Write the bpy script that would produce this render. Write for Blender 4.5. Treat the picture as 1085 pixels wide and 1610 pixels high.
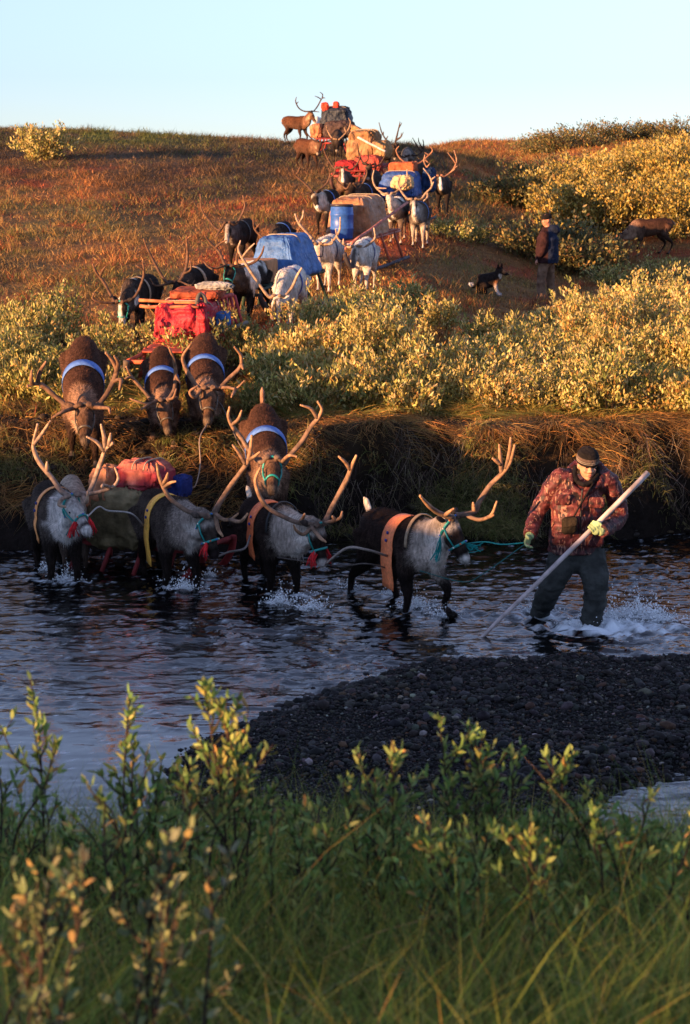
import bpy, math, random
import numpy as np
from mathutils import Vector
R = math.radians
rng = np.random.default_rng(7)
random.seed(7)
for o in list(bpy.data.objects): bpy.data.objects.remove(o)
SC = bpy.context.scene
COL = SC.collection

# ------------------------------------------------------------------ camera
F, CX, CY, CAMZ = 3000.0, 542.5, 805.0, 3.55      # photograph pixels; camera height above the water
PITCH = math.atan(495.0 / F)
cd = bpy.data.cameras.new('camera'); cam = bpy.data.objects.new('camera', cd); COL.objects.link(cam)
cam.location = (0, 0, CAMZ); cam.rotation_euler = (R(90) - PITCH, 0, 0)
cd.sensor_fit = 'VERTICAL'; cd.sensor_height = 36.0; cd.sensor_width = 36.0
cd.lens = 36.0 * F / 1610.0
cd.clip_start = 0.1; cd.clip_end = 3000
cd.dof.use_dof = True; cd.dof.focus_distance = 16.8; cd.dof.aperture_fstop = 6.3
SC.camera = cam
# ------------------------------------------------------------------ light
SUN_EL = R(5.5); SDX, SDY = -0.80, -0.60           # horizontal direction towards the sun
w = bpy.data.worlds.new('World'); SC.world = w; w.use_nodes = True
nt = w.node_tree; bg = nt.nodes['Background']
sky = nt.nodes.new('ShaderNodeTexSky'); sky.sky_type = 'NISHITA'; sky.sun_disc = False
sky.sun_elevation = SUN_EL; sky.sun_rotation = math.atan2(SDX, SDY) % (2 * math.pi)
sky.altitude = 200; sky.air_density = 1.0; sky.dust_density = 0.0; sky.ozone_density = 4.0
hs_ = nt.nodes.new('ShaderNodeHueSaturation'); hs_.inputs['Saturation'].default_value = 0.60      # pale evening haze, camera white balance
wb = nt.nodes.new('ShaderNodeVectorMath'); wb.operation = 'MULTIPLY'; wb.inputs[1].default_value = (0.91, 0.87, 1.0)
nt.links.new(sky.outputs[0], hs_.inputs['Color']); nt.links.new(hs_.outputs[0], wb.inputs[0]); nt.links.new(wb.outputs[0], bg.inputs[0])
bg.inputs[1].default_value = 0.15
sd = bpy.data.lights.new('sun', 'SUN'); sun = bpy.data.objects.new('sun', sd); COL.objects.link(sun)
sd.energy = 5.0; sd.angle = R(0.5); sd.color = (1.0, 0.55, 0.25)
tosun = Vector((SDX * math.cos(SUN_EL), SDY * math.cos(SUN_EL), math.sin(SUN_EL)))
sun.rotation_euler = tosun.to_track_quat('Z', 'Y').to_euler()
SC.view_settings.view_transform = 'Standard'; SC.view_settings.look = 'None'
SC.view_settings.gamma = 1.0; SC.view_settings.exposure = 1.65

# ------------------------------------------------------------------ helpers
SP, CP = math.sin(PITCH), math.cos(PITCH)
def raydir(u, v):
    a, b = (u - CX) / F, -(v - CY) / F
    return Vector((a, CP + b * SP, b * CP - SP))
def pix(u, v, Y):
    d = raydir(u, v); return Vector((0, 0, CAMZ)) + d * (Y / d.y)
def proj(p):
    x, y, z = p[0], p[1], p[2] - CAMZ
    dep = y * CP - z * SP; up = y * SP + z * CP
    return CX + F * x / dep, CY - F * up / dep
def xat(u, Y, z): return (u - CX) / F * (Y * CP - (z - CAMZ) * SP)
def watery(v, z=0.0):
    d = raydir(CX, v); return d.y * (z - CAMZ) / d.z

def _h(ix, iy, iz):
    n = (ix.astype(np.int64) * 374761393 + iy.astype(np.int64) * 668265263 + iz.astype(np.int64) * 1442695041) & 0xffffffff
    n = ((n ^ (n >> 13)) * 1274126177) & 0xffffffff
    n = ((n ^ (n >> 16)) * 2246822519) & 0xffffffff
    return ((n ^ (n >> 15)) & 0xffff) / 65535.0
def vn(x, y, z=0.0):
    x = np.asarray(x, float); y = np.asarray(y, float); z = np.zeros_like(x) + z
    ix, iy, iz = np.floor(x), np.floor(y), np.floor(z)
    fx, fy, fz = x - ix, y - iy, z - iz
    fx = fx * fx * (3 - 2 * fx); fy = fy * fy * (3 - 2 * fy); fz = fz * fz * (3 - 2 * fz)
    r = 0
    for a in (0, 1):
        for b in (0, 1):
            for c in (0, 1):
                wgt = (fx if a else 1 - fx) * (fy if b else 1 - fy) * (fz if c else 1 - fz)
                r = r + wgt * _h(ix + a, iy + b, iz + c)
    return r * 2 - 1
def fbm(x, y, z=0.0, o=4):
    r = 0; a = 1.0; t = 0
    for k in range(o):
        r = r + a * vn(np.asarray(x) * 2 ** k + 17.3 * k, np.asarray(y) * 2 ** k - 9.1 * k, np.asarray(z) * 2 ** k); t += a; a *= .5
    return r / t
def sst(a, b, x):
    t = np.clip((np.asarray(x, float) - a) / (b - a), 0, 1); return t * t * (3 - 2 * t)

def link(name, me, mat, parent=None):
    o = bpy.data.objects.new(name, me); COL.objects.link(o)
    if mat is not None: me.materials.append(mat)
    if parent is not None: o.parent = parent; o.matrix_parent_inverse = parent.matrix_world.inverted() if False else o.matrix_parent_inverse
    return o
def npmesh(name, V, faces, mat, col=None, parent=None, smooth=True, attrs=None, offset=None):
    """faces: list of int arrays, each (n,k)."""
    V = np.asarray(V, np.float32)
    if parent is not None: V = V - np.array(parent.location, np.float32)
    me = bpy.data.meshes.new(name)
    if not isinstance(faces, (list, tuple)): faces = [faces]
    faces = [np.asarray(f, np.int32) for f in faces if len(f)]
    idx = np.concatenate([f.ravel() for f in faces]); tot = np.concatenate([np.full(len(f), f.shape[1], np.int32) for f in faces])
    st = np.concatenate([[0], np.cumsum(tot)[:-1]]).astype(np.int32)
    me.vertices.add(len(V)); me.vertices.foreach_set('co', V.ravel())
    me.loops.add(len(idx)); me.loops.foreach_set('vertex_index', idx)
    me.polygons.add(len(tot)); me.polygons.foreach_set('loop_start', st); me.polygons.foreach_set('loop_total', tot)
    me.polygons.foreach_set('use_smooth', np.full(len(tot), smooth))
    me.update(calc_edges=True); me.validate()
    if col is not None:
        a = me.color_attributes.new('Col', 'FLOAT_COLOR', 'POINT')
        c = np.ones((len(V), 4), np.float32); c[:, :3] = col; a.data.foreach_set('color', c.ravel())
    for k, v in (attrs or {}).items():
        a = me.attributes.new(k, 'FLOAT', 'POINT'); a.data.foreach_set('value', np.asarray(v, np.float32))
    return link(name, me, mat, parent)
def tag(o, label=None, cat=None, group=None, kind=None):
    if label: o['label'] = label
    if cat: o['category'] = cat
    if group: o['group'] = group
    if kind: o['kind'] = kind
    return o
def empty(name, loc, label, cat, group=None):
    o = bpy.data.objects.new(name, None); COL.objects.link(o); o.location = loc; o.empty_display_size = .1
    return tag(o, label, cat, group)

class MB:
    """collects shapes into one mesh"""
    def __init__(s): s.v = []; s.f3 = []; s.f4 = []; s.c = []; s.n = 0
    def add(s, V, F, c=(1, 1, 1)):
        V = np.asarray(V, float); F = np.asarray(F, int) + s.n
        s.v.append(V); (s.f4 if F.shape[1] == 4 else s.f3).append(F)
        cc = np.zeros((len(V), 3)); cc[:] = c; s.c.append(cc); s.n += len(V)
    def rings(s, Rg, c=(1, 1, 1), cap=True):
        """Rg: (n,m,3) rings"""
        Rg = np.asarray(Rg, float); n, m, _ = Rg.shape
        i = np.arange(n - 1)[:, None] * m; j = np.arange(m)[None]
        q = np.stack([i + j, i + (j + 1) % m, i + m + (j + 1) % m, i + m + j], -1).reshape(-1, 4)
        V = Rg.reshape(-1, 3); base = s.n
        cc = np.asarray(c, float)
        if cc.ndim == 2 and len(cc) == n: cc = np.repeat(cc, m, 0)
        if cap:
            V = np.vstack([V, Rg[0].mean(0), Rg[-1].mean(0)])
            if cc.ndim == 2: cc = np.vstack([cc, cc[0], cc[-1]])
        s.add(V, q, cc)
        if cap:
            k = np.arange(m); a = base + n * m
            s.f3.append(np.stack([base + (k + 1) % m, base + k, np.full(m, a)], -1))
            s.f3.append(np.stack([base + (n - 1) * m + k, base + (n - 1) * m + (k + 1) % m, np.full(m, a + 1)], -1))
    def tube(s, pts, rad, m=8, c=(1, 1, 1), flat=1.0, up=(0, 0, 1), cap=True):
        P = np.array([list(p) for p in pts], float); n = len(P)
        rad = np.zeros(n) + rad
        T = np.gradient(P, axis=0); T /= np.linalg.norm(T, axis=1)[:, None] + 1e-9
        u = np.array(up, float); rg = []
        ang = np.arange(m) / m * 2 * np.pi
        for k in range(n):
            a = np.cross(T[k], u)
            if np.linalg.norm(a) < .05: a = np.cross(T[k], np.array([1, .1, 0]))
            a /= np.linalg.norm(a); b = np.cross(a, T[k]); u = b
            rg.append(P[k] + rad[k] * (np.cos(ang)[:, None] * a + flat * np.sin(ang)[:, None] * b))
        s.rings(rg, c, cap)
    def ell(s, cen, A, B, C, m=12, n=8, c=(1, 1, 1)):
        """ellipsoid, half axes as vectors"""
        cen, A, B, C = [np.array(list(q), float) for q in (cen, A, B, C)]
        rg = []
        ang = np.arange(m) / m * 2 * np.pi
        for k in range(1, n):
            t = math.pi * k / n
            rg.append(cen + C * math.cos(t) + math.sin(t) * (np.cos(ang)[:, None] * A + np.sin(ang)[:, None] * B))
        s.rings(rg, c)
    def box(s, cen, A, B, C, c=(1, 1, 1), bev=.12):
        cen, A, B, C = [np.array(list(q), float) for q in (cen, A, B, C)]
        e = 1 - bev
        rg = []
        pr = [(1, e), (e, 1), (-e, 1), (-1, e), (-1, -e), (-e, -1), (e, -1), (1, -e)]
        for z, k in ((-1, e), (-e, 1), (e, 1), (1, e)):
            rg.append([cen + C * z + (A * x + B * y) * k for x, y in pr])
        s.rings(rg, c)
    def strip(s, L, Rr, c=(1, 1, 1)):
        L = np.asarray(L, float); Rr = np.asarray(Rr, float); n = len(L)
        V = np.vstack([L, Rr]); i = np.arange(n - 1)
        s.add(V, np.stack([i, i + 1, n + i + 1, n + i], -1), c)
    def build(s, name, mat, parent=None, smooth=True, solid=0):
        V = np.vstack(s.v); fs = []
        if s.f3: fs.append(np.vstack(s.f3))
        if s.f4: fs.append(np.vstack(s.f4))
        o = npmesh(name, V, fs, mat, np.vstack(s.c), parent, smooth)
        if solid:
            m = o.modifiers.new('thick', 'SOLIDIFY'); m.thickness = solid; m.offset = 0
        return o
def cr(pts, n=5):
    """catmull-rom resample"""
    P = [np.array(list(p), float) for p in pts]
    if len(P) < 3:
        return np.array([P[0] + (P[1] - P[0]) * t for t in np.linspace(0, 1, n + 1)])
    P = [2 * P[0] - P[1]] + P + [2 * P[-1] - P[-2]]
    out = []
    for k in range(1, len(P) - 2):
        a, b, c, d = P[k - 1:k + 3]
        for t in np.arange(n) / n:
            out.append(.5 * ((2 * b) + (c - a) * t + (2 * a - 5 * b + 4 * c - d) * t * t + (3 * b - a - 3 * c + d) * t ** 3))
    out.append(P[-2]); return np.array(out)
def remesh(mb, voxel, iters=3):
    V = np.vstack(mb.v); fs = []
    if mb.f3: fs.append(np.vstack(mb.f3))
    if mb.f4: fs.append(np.vstack(mb.f4))
    o = npmesh('tmp', V, fs, None)
    m = o.modifiers.new('r', 'REMESH'); m.mode = 'VOXEL'; m.voxel_size = voxel
    m2 = o.modifiers.new('s', 'SMOOTH'); m2.factor = .5; m2.iterations = iters
    dg = bpy.context.evaluated_depsgraph_get(); ev = o.evaluated_get(dg); me = ev.to_mesh()
    nv = len(me.vertices); co = np.empty(nv * 3, np.float32); me.vertices.foreach_get('co', co)
    nl = len(me.loops); li = np.empty(nl, np.int32); me.loops.foreach_get('vertex_index', li)
    npoly = len(me.polygons); lt = np.empty(npoly, np.int32); me.polygons.foreach_get('loop_total', lt)
    ls = np.empty(npoly, np.int32); me.polygons.foreach_get('loop_start', ls)
    F = []
    for k in (3, 4):
        q = ls[lt == k]
        if len(q): F.append(li[q[:, None] + np.arange(k)])
    ev.to_mesh_clear(); md = o.data; bpy.data.objects.remove(o); bpy.data.meshes.remove(md)
    return co.reshape(-1, 3).astype(float), F

# ------------------------------------------------------------------ materials
def newmat(name):
    m = bpy.data.materials.new(name); m.use_nodes = True
    return m, m.node_tree, m.node_tree.nodes['Principled BSDF']
def N(nt, typ, **kw):
    n = nt.nodes.new(typ)
    for k, v in kw.items(): setattr(n, k, v)
    return n
def vcmat(name, rough=.8, ns=60, namt=.35, bump=.3, bscale=None, trans=0.0, spec=.3, bdist=.01, coords='Object', stretch=None, sheen=0, warp=0):
    m, nt, p = newmat(name); L = nt.links.new
    at = N(nt, 'ShaderNodeVertexColor', layer_name='Col')
    tc = N(nt, 'ShaderNodeTexCoord'); mp = N(nt, 'ShaderNodeMapping'); L(tc.outputs[coords], mp.inputs[0])
    if stretch: mp.inputs['Scale'].default_value = stretch
    no = N(nt, 'ShaderNodeTexNoise'); no.inputs['Scale'].default_value = ns; no.inputs['Detail'].default_value = 5; L(mp.outputs[0], no.inputs[0])
    mr = N(nt, 'ShaderNodeMapRange'); mr.inputs[1].default_value = .3; mr.inputs[2].default_value = .7
    mr.inputs[3].default_value = 1 - namt; mr.inputs[4].default_value = 1 + namt; L(no.outputs[0], mr.inputs[0])
    mx = N(nt, 'ShaderNodeVectorMath', operation='SCALE'); L(at.outputs[0], mx.inputs[0]); L(mr.outputs[0], mx.inputs['Scale'])
    L(mx.outputs[0], p.inputs['Base Color'])
    p.inputs['Roughness'].default_value = rough; p.inputs['Specular IOR Level'].default_value = spec
    if sheen: p.inputs['Sheen Weight'].default_value = sheen
    if bump:
        nb = N(nt, 'ShaderNodeTexNoise'); nb.inputs['Scale'].default_value = bscale or ns; nb.inputs['Detail'].default_value = 6; L(mp.outputs[0], nb.inputs[0])
        b = N(nt, 'ShaderNodeBump'); b.inputs['Strength'].default_value = bump; b.inputs['Distance'].default_value = bdist
        L(nb.outputs[0], b.inputs['Height']); L(b.outputs[0], p.inputs['Normal'])
    if trans:
        tr = N(nt, 'ShaderNodeBsdfTranslucent'); L(mx.outputs[0], tr.inputs[0])
        ms = N(nt, 'ShaderNodeMixShader'); ms.inputs[0].default_value = trans
        out = nt.nodes['Material Output']; L(p.outputs[0], ms.inputs[1]); L(tr.outputs[0], ms.inputs[2]); L(ms.outputs[0], out.inputs[0])
    return m
M = {}
M['fur'] = vcmat('fur', .8, 38, .5, .8, 110, spec=.08, bdist=.016, stretch=(1, 1, .35))
M['strand'] = vcmat('fur_strands', .7, 30, .3, 0, spec=.2)
M['antler'] = vcmat('antler', .7, 22, .5, .7, 45, spec=.2, bdist=.006)
M['leaf'] = vcmat('leaf', .55, 3, .25, 0, trans=.3, spec=.3)
M['grass'] = vcmat('grass', .6, 2, .25, 0, trans=.3, spec=.25)
M['bark'] = vcmat('bark', .8, 30, .4, .4, 60)
M['cloth'] = vcmat('cloth', .85, 10, .4, .8, 11, spec=.12, bdist=.05)
M['tarp'] = vcmat('tarpaulin', .55, 7, .35, .9, 8, spec=.3, bdist=.07)
M['wood'] = vcmat('wood', .7, 12, .45, .4, 30, spec=.25, bdist=.006, stretch=(1, 1, .4))
M['hard'] = vcmat('painted', .4, 20, .2, .1, 40, spec=.4)
M['band'] = vcmat('webbing', .6, 35, .22, .4, 40, spec=.3, bdist=.006)
M['rope'] = vcmat('rope', .8, 120, .4, .4, 150)
M['skin'] = vcmat('skin', .5, 40, .12, .15, 90, spec=.35, bdist=.002)
M['rock'] = vcmat('stone', .7, 25, .4, .5, 40, spec=.18, bdist=.01)
m, nt_, p = newmat('eye'); p.inputs['Base Color'].default_value = (.006, .004, .003, 1); p.inputs['Roughness'].default_value = .08; M['eye'] = m
# ------------------------------------------------------------------ terrain
TY = np.array([21, 26, 31.5, 38, 45, 53, 61, 68, 80, 95, 130.])
TU = np.array([0, 250, 480, 640, 720, 800, 880, 1085.])
TZ = np.array([
 [1.15, 1.60, 2.15, 2.80, 3.50, 4.60, 5.60, 6.05, 6.10, 5.8, 5.0],
 [1.15, 1.62, 2.12, 2.75, 3.40, 4.45, 5.40, 5.72, 5.70, 5.5, 5.0],
 [1.15, 1.62, 2.08, 2.75, 3.35, 4.25, 5.20, 5.35, 5.30, 5.2, 5.0],
 [1.15, 1.55, 1.98, 2.72, 3.30, 4.20, 5.15, 5.28, 5.20, 5.7, 5.5],
 [1.15, 1.50, 1.80, 2.40, 3.10, 3.90, 4.70, 4.80, 5.05, 6.15, 6.0],
 [1.15, 1.45, 1.62, 2.10, 2.90, 3.60, 4.15, 4.35, 4.90, 6.15, 6.0],
 [1.15, 1.40, 1.50, 1.80, 2.50, 3.50, 4.40, 5.00, 5.60, 6.20, 6.0],
 [1.15, 1.40, 1.50, 1.80, 2.70, 3.90, 4.90, 5.40, 5.90, 6.30, 6.0]])
def _interp1(xs, x):
    x = np.clip(x, xs[0], xs[-1]); i = np.clip(np.searchsorted(xs, x) - 1, 0, len(xs) - 2)
    t = (x - xs[i]) / (xs[i + 1] - xs[i]); return i, t
def table(X, Y):
    def lin(uu, yy):
        i, s = _interp1(TU, uu); j, t = _interp1(TY, yy)
        return (TZ[i, j] * (1 - s) + TZ[i + 1, j] * s) * (1 - t) + (TZ[i, j + 1] * (1 - s) + TZ[i + 1, j + 1] * s) * t
    U = CX + F * X / np.maximum(Y, 20.0); r = 0
    for du, dy, wt in ((0, 0, .3), (-40, 0, .15), (40, 0, .15), (0, -2, .2), (0, 2, .2)):
        r = r + wt * lin(U + du, np.maximum(Y + dy * np.minimum(1, np.maximum(Y - 21, 0) / 6), 21))
    return r
BARPX = [(240, 1262), (262, 1222), (300, 1168), (380, 1138), (450, 1110), (560, 1070), (640, 1047), (760, 1038), (1300, 1030), (1300, 1195), (1070, 1218), (960, 1255), (925, 1300), (850, 1345), (500, 1345), (330, 1300)]
BAR = np.array([[xat(u, watery(v), 0), watery(v)] for u, v in BARPX])
def polysd(X, Y, P):
    d = np.full(X.shape, 1e9); ins = np.zeros(X.shape, bool); n = len(P)
    for k in range(n):
        a = P[k]; b = P[(k + 1) % n]; e = b - a
        t = np.clip(((X - a[0]) * e[0] + (Y - a[1]) * e[1]) / (e @ e), 0, 1)
        d = np.minimum(d, np.hypot(X - a[0] - t * e[0], Y - a[1] - t * e[1]))
        c = ((a[1] > Y) != (b[1] > Y)); xx = a[0] + (Y - a[1]) / (b[1] - a[1] + 1e-12) * e[0]
        ins ^= c & (X < xx)
    return np.where(ins, d, -d)
NBY = [-60, 0, 3.5, 6, 7.5, 9, 10.2]; NBZ = [2.2, 2.0, 1.80, 1.30, .72, -.05, -.32]
RIDGE_H = 3.50
def bank_edge(X):
    return 19.95 + .34 * vn(X * .55 + 3, X * 0 + 2.2) + .24 * vn(X * 1.7, X * 0 + 5) + .10 * vn(X * 4.1, X * 0 + 8) + .35 * np.exp(-((X - .55) / .55) ** 2)
def ground(X, Y, detail=True):
    X = np.asarray(X, float); Y = np.asarray(Y, float)
    hill = table(X, Y)
    if detail: hill = hill + .05 * fbm(X * .5, Y * .5, 0, 3) * sst(22, 28, Y) + .30 * fbm(X * .13 + 4, Y * .1, 0, 2) * sst(48, 70, Y)
    U = CX + F * X / 20.5
    E = bank_edge(X)
    rag = (.10 * fbm(X * 3, Y * 3, 0, 3)) if detail else 0
    hs = .30 + .35 * vn(X * 1.3 + 20, X * 0)                          # how far slumped turf reaches up the face
    cut = .07 * sst(E - .6, E - .3, Y + rag) + np.clip(hs, 0, .6) * sst(E - .22, E - .02, Y + rag) + (.93 - np.clip(hs, 0, .6)) * sst(E + .10, E + .48, Y + rag * 1.6)
    ramp = np.clip((Y - 18.6 + rag) / (20.5 - 18.6), 0, 1)
    mR = sst(430, 520, U); k = cut * mR + ramp * (1 - mR)
    bed = -.30 + (.06 * fbm(X * 1.5, Y * 1.5, 3, 3) if detail else 0)
    if detail:
        face = mR * sst(.05, .3, cut) * (1 - sst(.75, 1, cut))
        hill = hill + face * .10 * fbm(X * 5, Y * 5, 1, 3)
    z = bed * (1 - k) + hill * k
    d = polysd(X, Y, BAR) + (.12 * fbm(X * 2.2, Y * 2.2, 7, 3) if detail else 0)
    bar = np.clip(-.01 + d * .30, -.3, .10 + (.03 * fbm(X * 2, Y * 2, 2, 3) if detail else 0))
    z = np.maximum(z, np.where(Y < 17, bar, -9))
    nb = np.interp(Y, NBY, NBZ) + (.05 * fbm(X * 1.5, Y * 1.5, 5, 3) if detail else 0)
    z = np.where(Y < 12, np.maximum(z, nb), z)
    # the rise on the photographer's side that holds the evening sun off the river
    t = SDX * X + SDY * Y                                  # distance towards the sun
    tc = 28.0 - 10.2
    s_ = .6 * X - .8 * Y
    H = RIDGE_H + .03 * (s_ + 13.6) + .20 * sst(-8, -5.2, s_) + (.10 * vn(s_ * .25, s_ * 0) if detail else 0)
    rd = H * sst(tc - 13, tc, t) * (1 - .25 * sst(tc + 8, tc + 60, t))
    z = np.where(t > tc - 13, np.maximum(z, rd * sst(-36, -28, s_)), z)
    return z
def gz(x, y): return float(ground(np.array([x]), np.array([y]), False)[0])

def axis(parts):
    a = [np.arange(p[0], p[1], p[2]) for p in parts]; a.append([parts[-1][1]]); return np.concatenate(a)
xs = axis([(-900, -120, 60), (-120, -40, 8), (-40, -14, 1.2), (-14, -6, .3), (-6, 6, .05), (6, 16, .3), (16, 40, 1.5), (40, 120, 8), (120, 900, 60)])
ys = axis([(-120, -30, 6), (-30, 2, .8), (2, 9, .15), (9, 15.5, .05), (15.5, 18.6, .2), (18.6, 21.6, .045), (21.6, 32, .2), (32, 100, .5), (100, 200, 10), (200, 1500, 80)])
GX, GY = np.meshgrid(xs, ys)
GZ = ground(GX, GY)
GZ = GZ - np.clip(GY - 130, 0, None) * .02
ny, nx = GX.shape
i = (np.arange(ny - 1)[:, None] * nx + np.arange(nx - 1)[None]).ravel()
V = np.stack([GX.ravel(), GY.ravel(), GZ.ravel()], -1)
x, y, z = V.T
# base colours by place: tundra soil patches, upper slope darkened for grazing light, bare bank soil, wet gravel, foreground soil
def mixc(a, b, t): return a + (np.array(b) - a) * np.asarray(t)[:, None]
n1 = fbm(x * .35, y * .25, 1); n2 = fbm(x * 1.3, y * .8, 2); n3 = fbm(x * .12 + 7, y * .1, 3)
def hillcol(x, y):
    n1 = fbm(x * .35, y * .22, 1); n2 = fbm(x * 1.3, y * .8, 2); n4 = fbm(x * .9 + 9, y * .5, 3)
    c = np.zeros((len(x), 3)) + (.20, .095, .034)
    c = mixc(c, (.36, .135, .036), sst(-.1, .35, n1))
    c = mixc(c, (.15, .115, .035), sst(.05, .5, -n1 + .3 * n2) * .8)
    c = mixc(c, (.26, .05, .02), sst(.2, .45, n4) * .8)
    c = mixc(c, (.06, .05, .03), sst(.15, .55, n2) * .6)
    up = sst(47, 56, y + 3 * n1) * (x < 3)
    c = mixc(c, (.075, .050, .028), up * .9)  # upper slope darkened in its colour for the light that only grazes it
    c = mixc(c, (.035, .030, .018), sst(.0, .45, fbm(x * .45 + 3, y * .16, 5, 3)) * .75)
    U = CX + F * x / np.maximum(y, 1)
    g = np.exp(-((U - 190) / 130) ** 2) * sst(55, 60, y) * sst(-.45, .1, n2)
    c = mixc(c, (.07, .085, .02), g)
    c = mixc(c, (.20, .085, .025), sst(74, 88, y) * .8)
    r = (1 - sst(20, 36, y)) * sst(600, 760, U)
    c = mixc(c, (.09, .08, .025), r * .7)
    return c
c = hillcol(x, y)
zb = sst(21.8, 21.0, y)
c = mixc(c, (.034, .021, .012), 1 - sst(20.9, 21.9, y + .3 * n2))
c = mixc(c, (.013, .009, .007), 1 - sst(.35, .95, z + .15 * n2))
c = mixc(c, (.009, .008, .008), (y < 17).astype(float))
c = mixc(c, (.05, .045, .02), (y < 10) * sst(-.02, .2, z))
c = mixc(c, (.12, .09, .03), sst(-1, -6, y) * 1.0)
M['ground'] = vcmat('ground', .95, 5, .35, 1.0, 9, spec=.1, bdist=.08)
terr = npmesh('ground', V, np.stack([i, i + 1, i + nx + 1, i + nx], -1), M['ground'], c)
tag(terr, 'brown and orange tundra hillside with cut river bank and dark river bed', None, None, 'structure')

# ------------------------------------------------------------------ water
xs = axis([(-40, -8, 1.0), (-8, -5, .12), (-5, 5, .028), (5, 8, .12), (8, 40, 1.0)])
ys = axis([(8.2, 10, .06), (10, 20.6, .028)])
WX, WY = np.meshgrid(xs, ys)
FEET = []            # filled with leg positions (x, y, strength) before the water is built
def build_water():
    X, Y = WX, WY
    calm = sst(14.2, 11.9, Y) * sst(.2, -.9, X)       # the still pool at the near left
    amp = (1 - .93 * calm)
    a1 = fbm(X * 1.8 + 1, Y * 3.6, 0, 3); a2 = fbm(X * 4.5, Y * 8.5 + 3, 1, 3); a3 = 1 - abs(fbm(X * 3.1 + 5, Y * 6.0, 2, 3)) * 2
    a4 = fbm(X * 13, Y * 20, 4, 2)
    wx = X + .12 * a2; wy = Y + .08 * a1
    r1 = np.clip(1 - np.abs(fbm(wx * 3.4 + 5, wy * 7.5, 12, 2)) * 3, 0, 1) ** 2; r2 = np.clip(1 - np.abs(fbm(wx * 8 + 1, wy * 17, 13, 2)) * 3, 0, 1) ** 2
    patch = .45 + .75 * sst(-.25, .35, fbm(X * .7, Y * 1.1, 21, 2))
    Z = amp * (.022 * a1 + .012 * a2 + patch * (.016 * r1 + .009 * r2 + .002 * a4)) + .0008 * fbm(X * 3, Y * 12, 8, 2)
    foam = np.zeros_like(X)
    for fx, fy, s in FEET:
        dx, dy = X - fx, (Y - fy) * 1.25
        r = np.hypot(dx, dy)
        Z += .018 * s * np.exp(-(r / (.30 * s)) ** 2) * np.sin(r * 34 + 3 * a2)
        Z += .010 * s * np.exp(-(r / (.16 * s)) ** 2) * np.abs(a2 + a4)
        foam += np.exp(-(r / (.22 * s)) ** 2) * .95 * s
    foam += np.exp(-((X - 2.9) / .75) ** 2 - ((Y - 15.6) / .42) ** 2) * .85
    Z += .012 * np.exp(-((X - 3.15) / .55) ** 2 - ((Y - 15.5) / .3) ** 2) * np.abs(a2 + .6 * a4 + .2)
    foam += .30 * np.exp(-((Y - 17.6) / 1.1) ** 2) * sst(-4.5, -3, X) * (.5 + a1)
    fn = fbm(X * 11, Y * 17, 6, 3) + .5 * fbm(X * 30, Y * 45, 9, 2)
    foam = np.clip(foam + fn * 1.5 - .72, 0, 1)
    ny, nx = X.shape; i = (np.arange(ny - 1)[:, None] * nx + np.arange(nx - 1)[None]).ravel()
    m, nt, p = newmat('river_water'); L = nt.links.new
    at = N(nt, 'ShaderNodeAttribute', attribute_name='foam')
    mx = N(nt, 'ShaderNodeMix', data_type='RGBA'); mx.inputs['A'].default_value = (.003, .003, .0035, 1); mx.inputs['B'].default_value = (.72, .78, .82, 1)
    L(at.outputs['Fac'], mx.inputs['Factor']); L(mx.outputs['Result'], p.inputs['Base Color'])
    mr = N(nt, 'ShaderNodeMapRange'); mr.inputs[3].default_value = .04; mr.inputs[4].default_value = .6; L(at.outputs['Fac'], mr.inputs[0]); L(mr.outputs[0], p.inputs['Roughness'])
    p.inputs['IOR'].default_value = 1.62; p.inputs['Specular IOR Level'].default_value = .5
    tc = N(nt, 'ShaderNodeTexCoord'); mp = N(nt, 'ShaderNodeMapping'); mp.inputs['Scale'].default_value = (1, 1.8, 1); L(tc.outputs['Object'], mp.inputs[0])
    no = N(nt, 'ShaderNodeTexNoise'); no.inputs['Scale'].default_value = 17; no.inputs['Detail'].default_value = 4; L(mp.outputs[0], no.inputs[0])
    am = N(nt, 'ShaderNodeAttribute', attribute_name='amp')
    mm = N(nt, 'ShaderNodeMath', operation='MULTIPLY'); L(no.outputs[0], mm.inputs[0]); L(am.outputs['Fac'], mm.inputs[1])
    b = N(nt, 'ShaderNodeBump'); b.inputs['Strength'].default_value = .35; b.inputs['Distance'].default_value = .012
    L(mm.outputs[0], b.inputs['Height']); L(b.outputs[0], p.inputs['Normal'])
    o = npmesh('water', np.stack([X.ravel(), Y.ravel(), Z.ravel()], -1), np.stack([i, i + 1, i + nx + 1, i + nx], -1), m, None, None, True, {'foam': foam.ravel(), 'amp': (amp * .9 + .06).ravel()})
    tag(o, 'dark rippled river water with white foam around the legs', None, None, 'structure')

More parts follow.
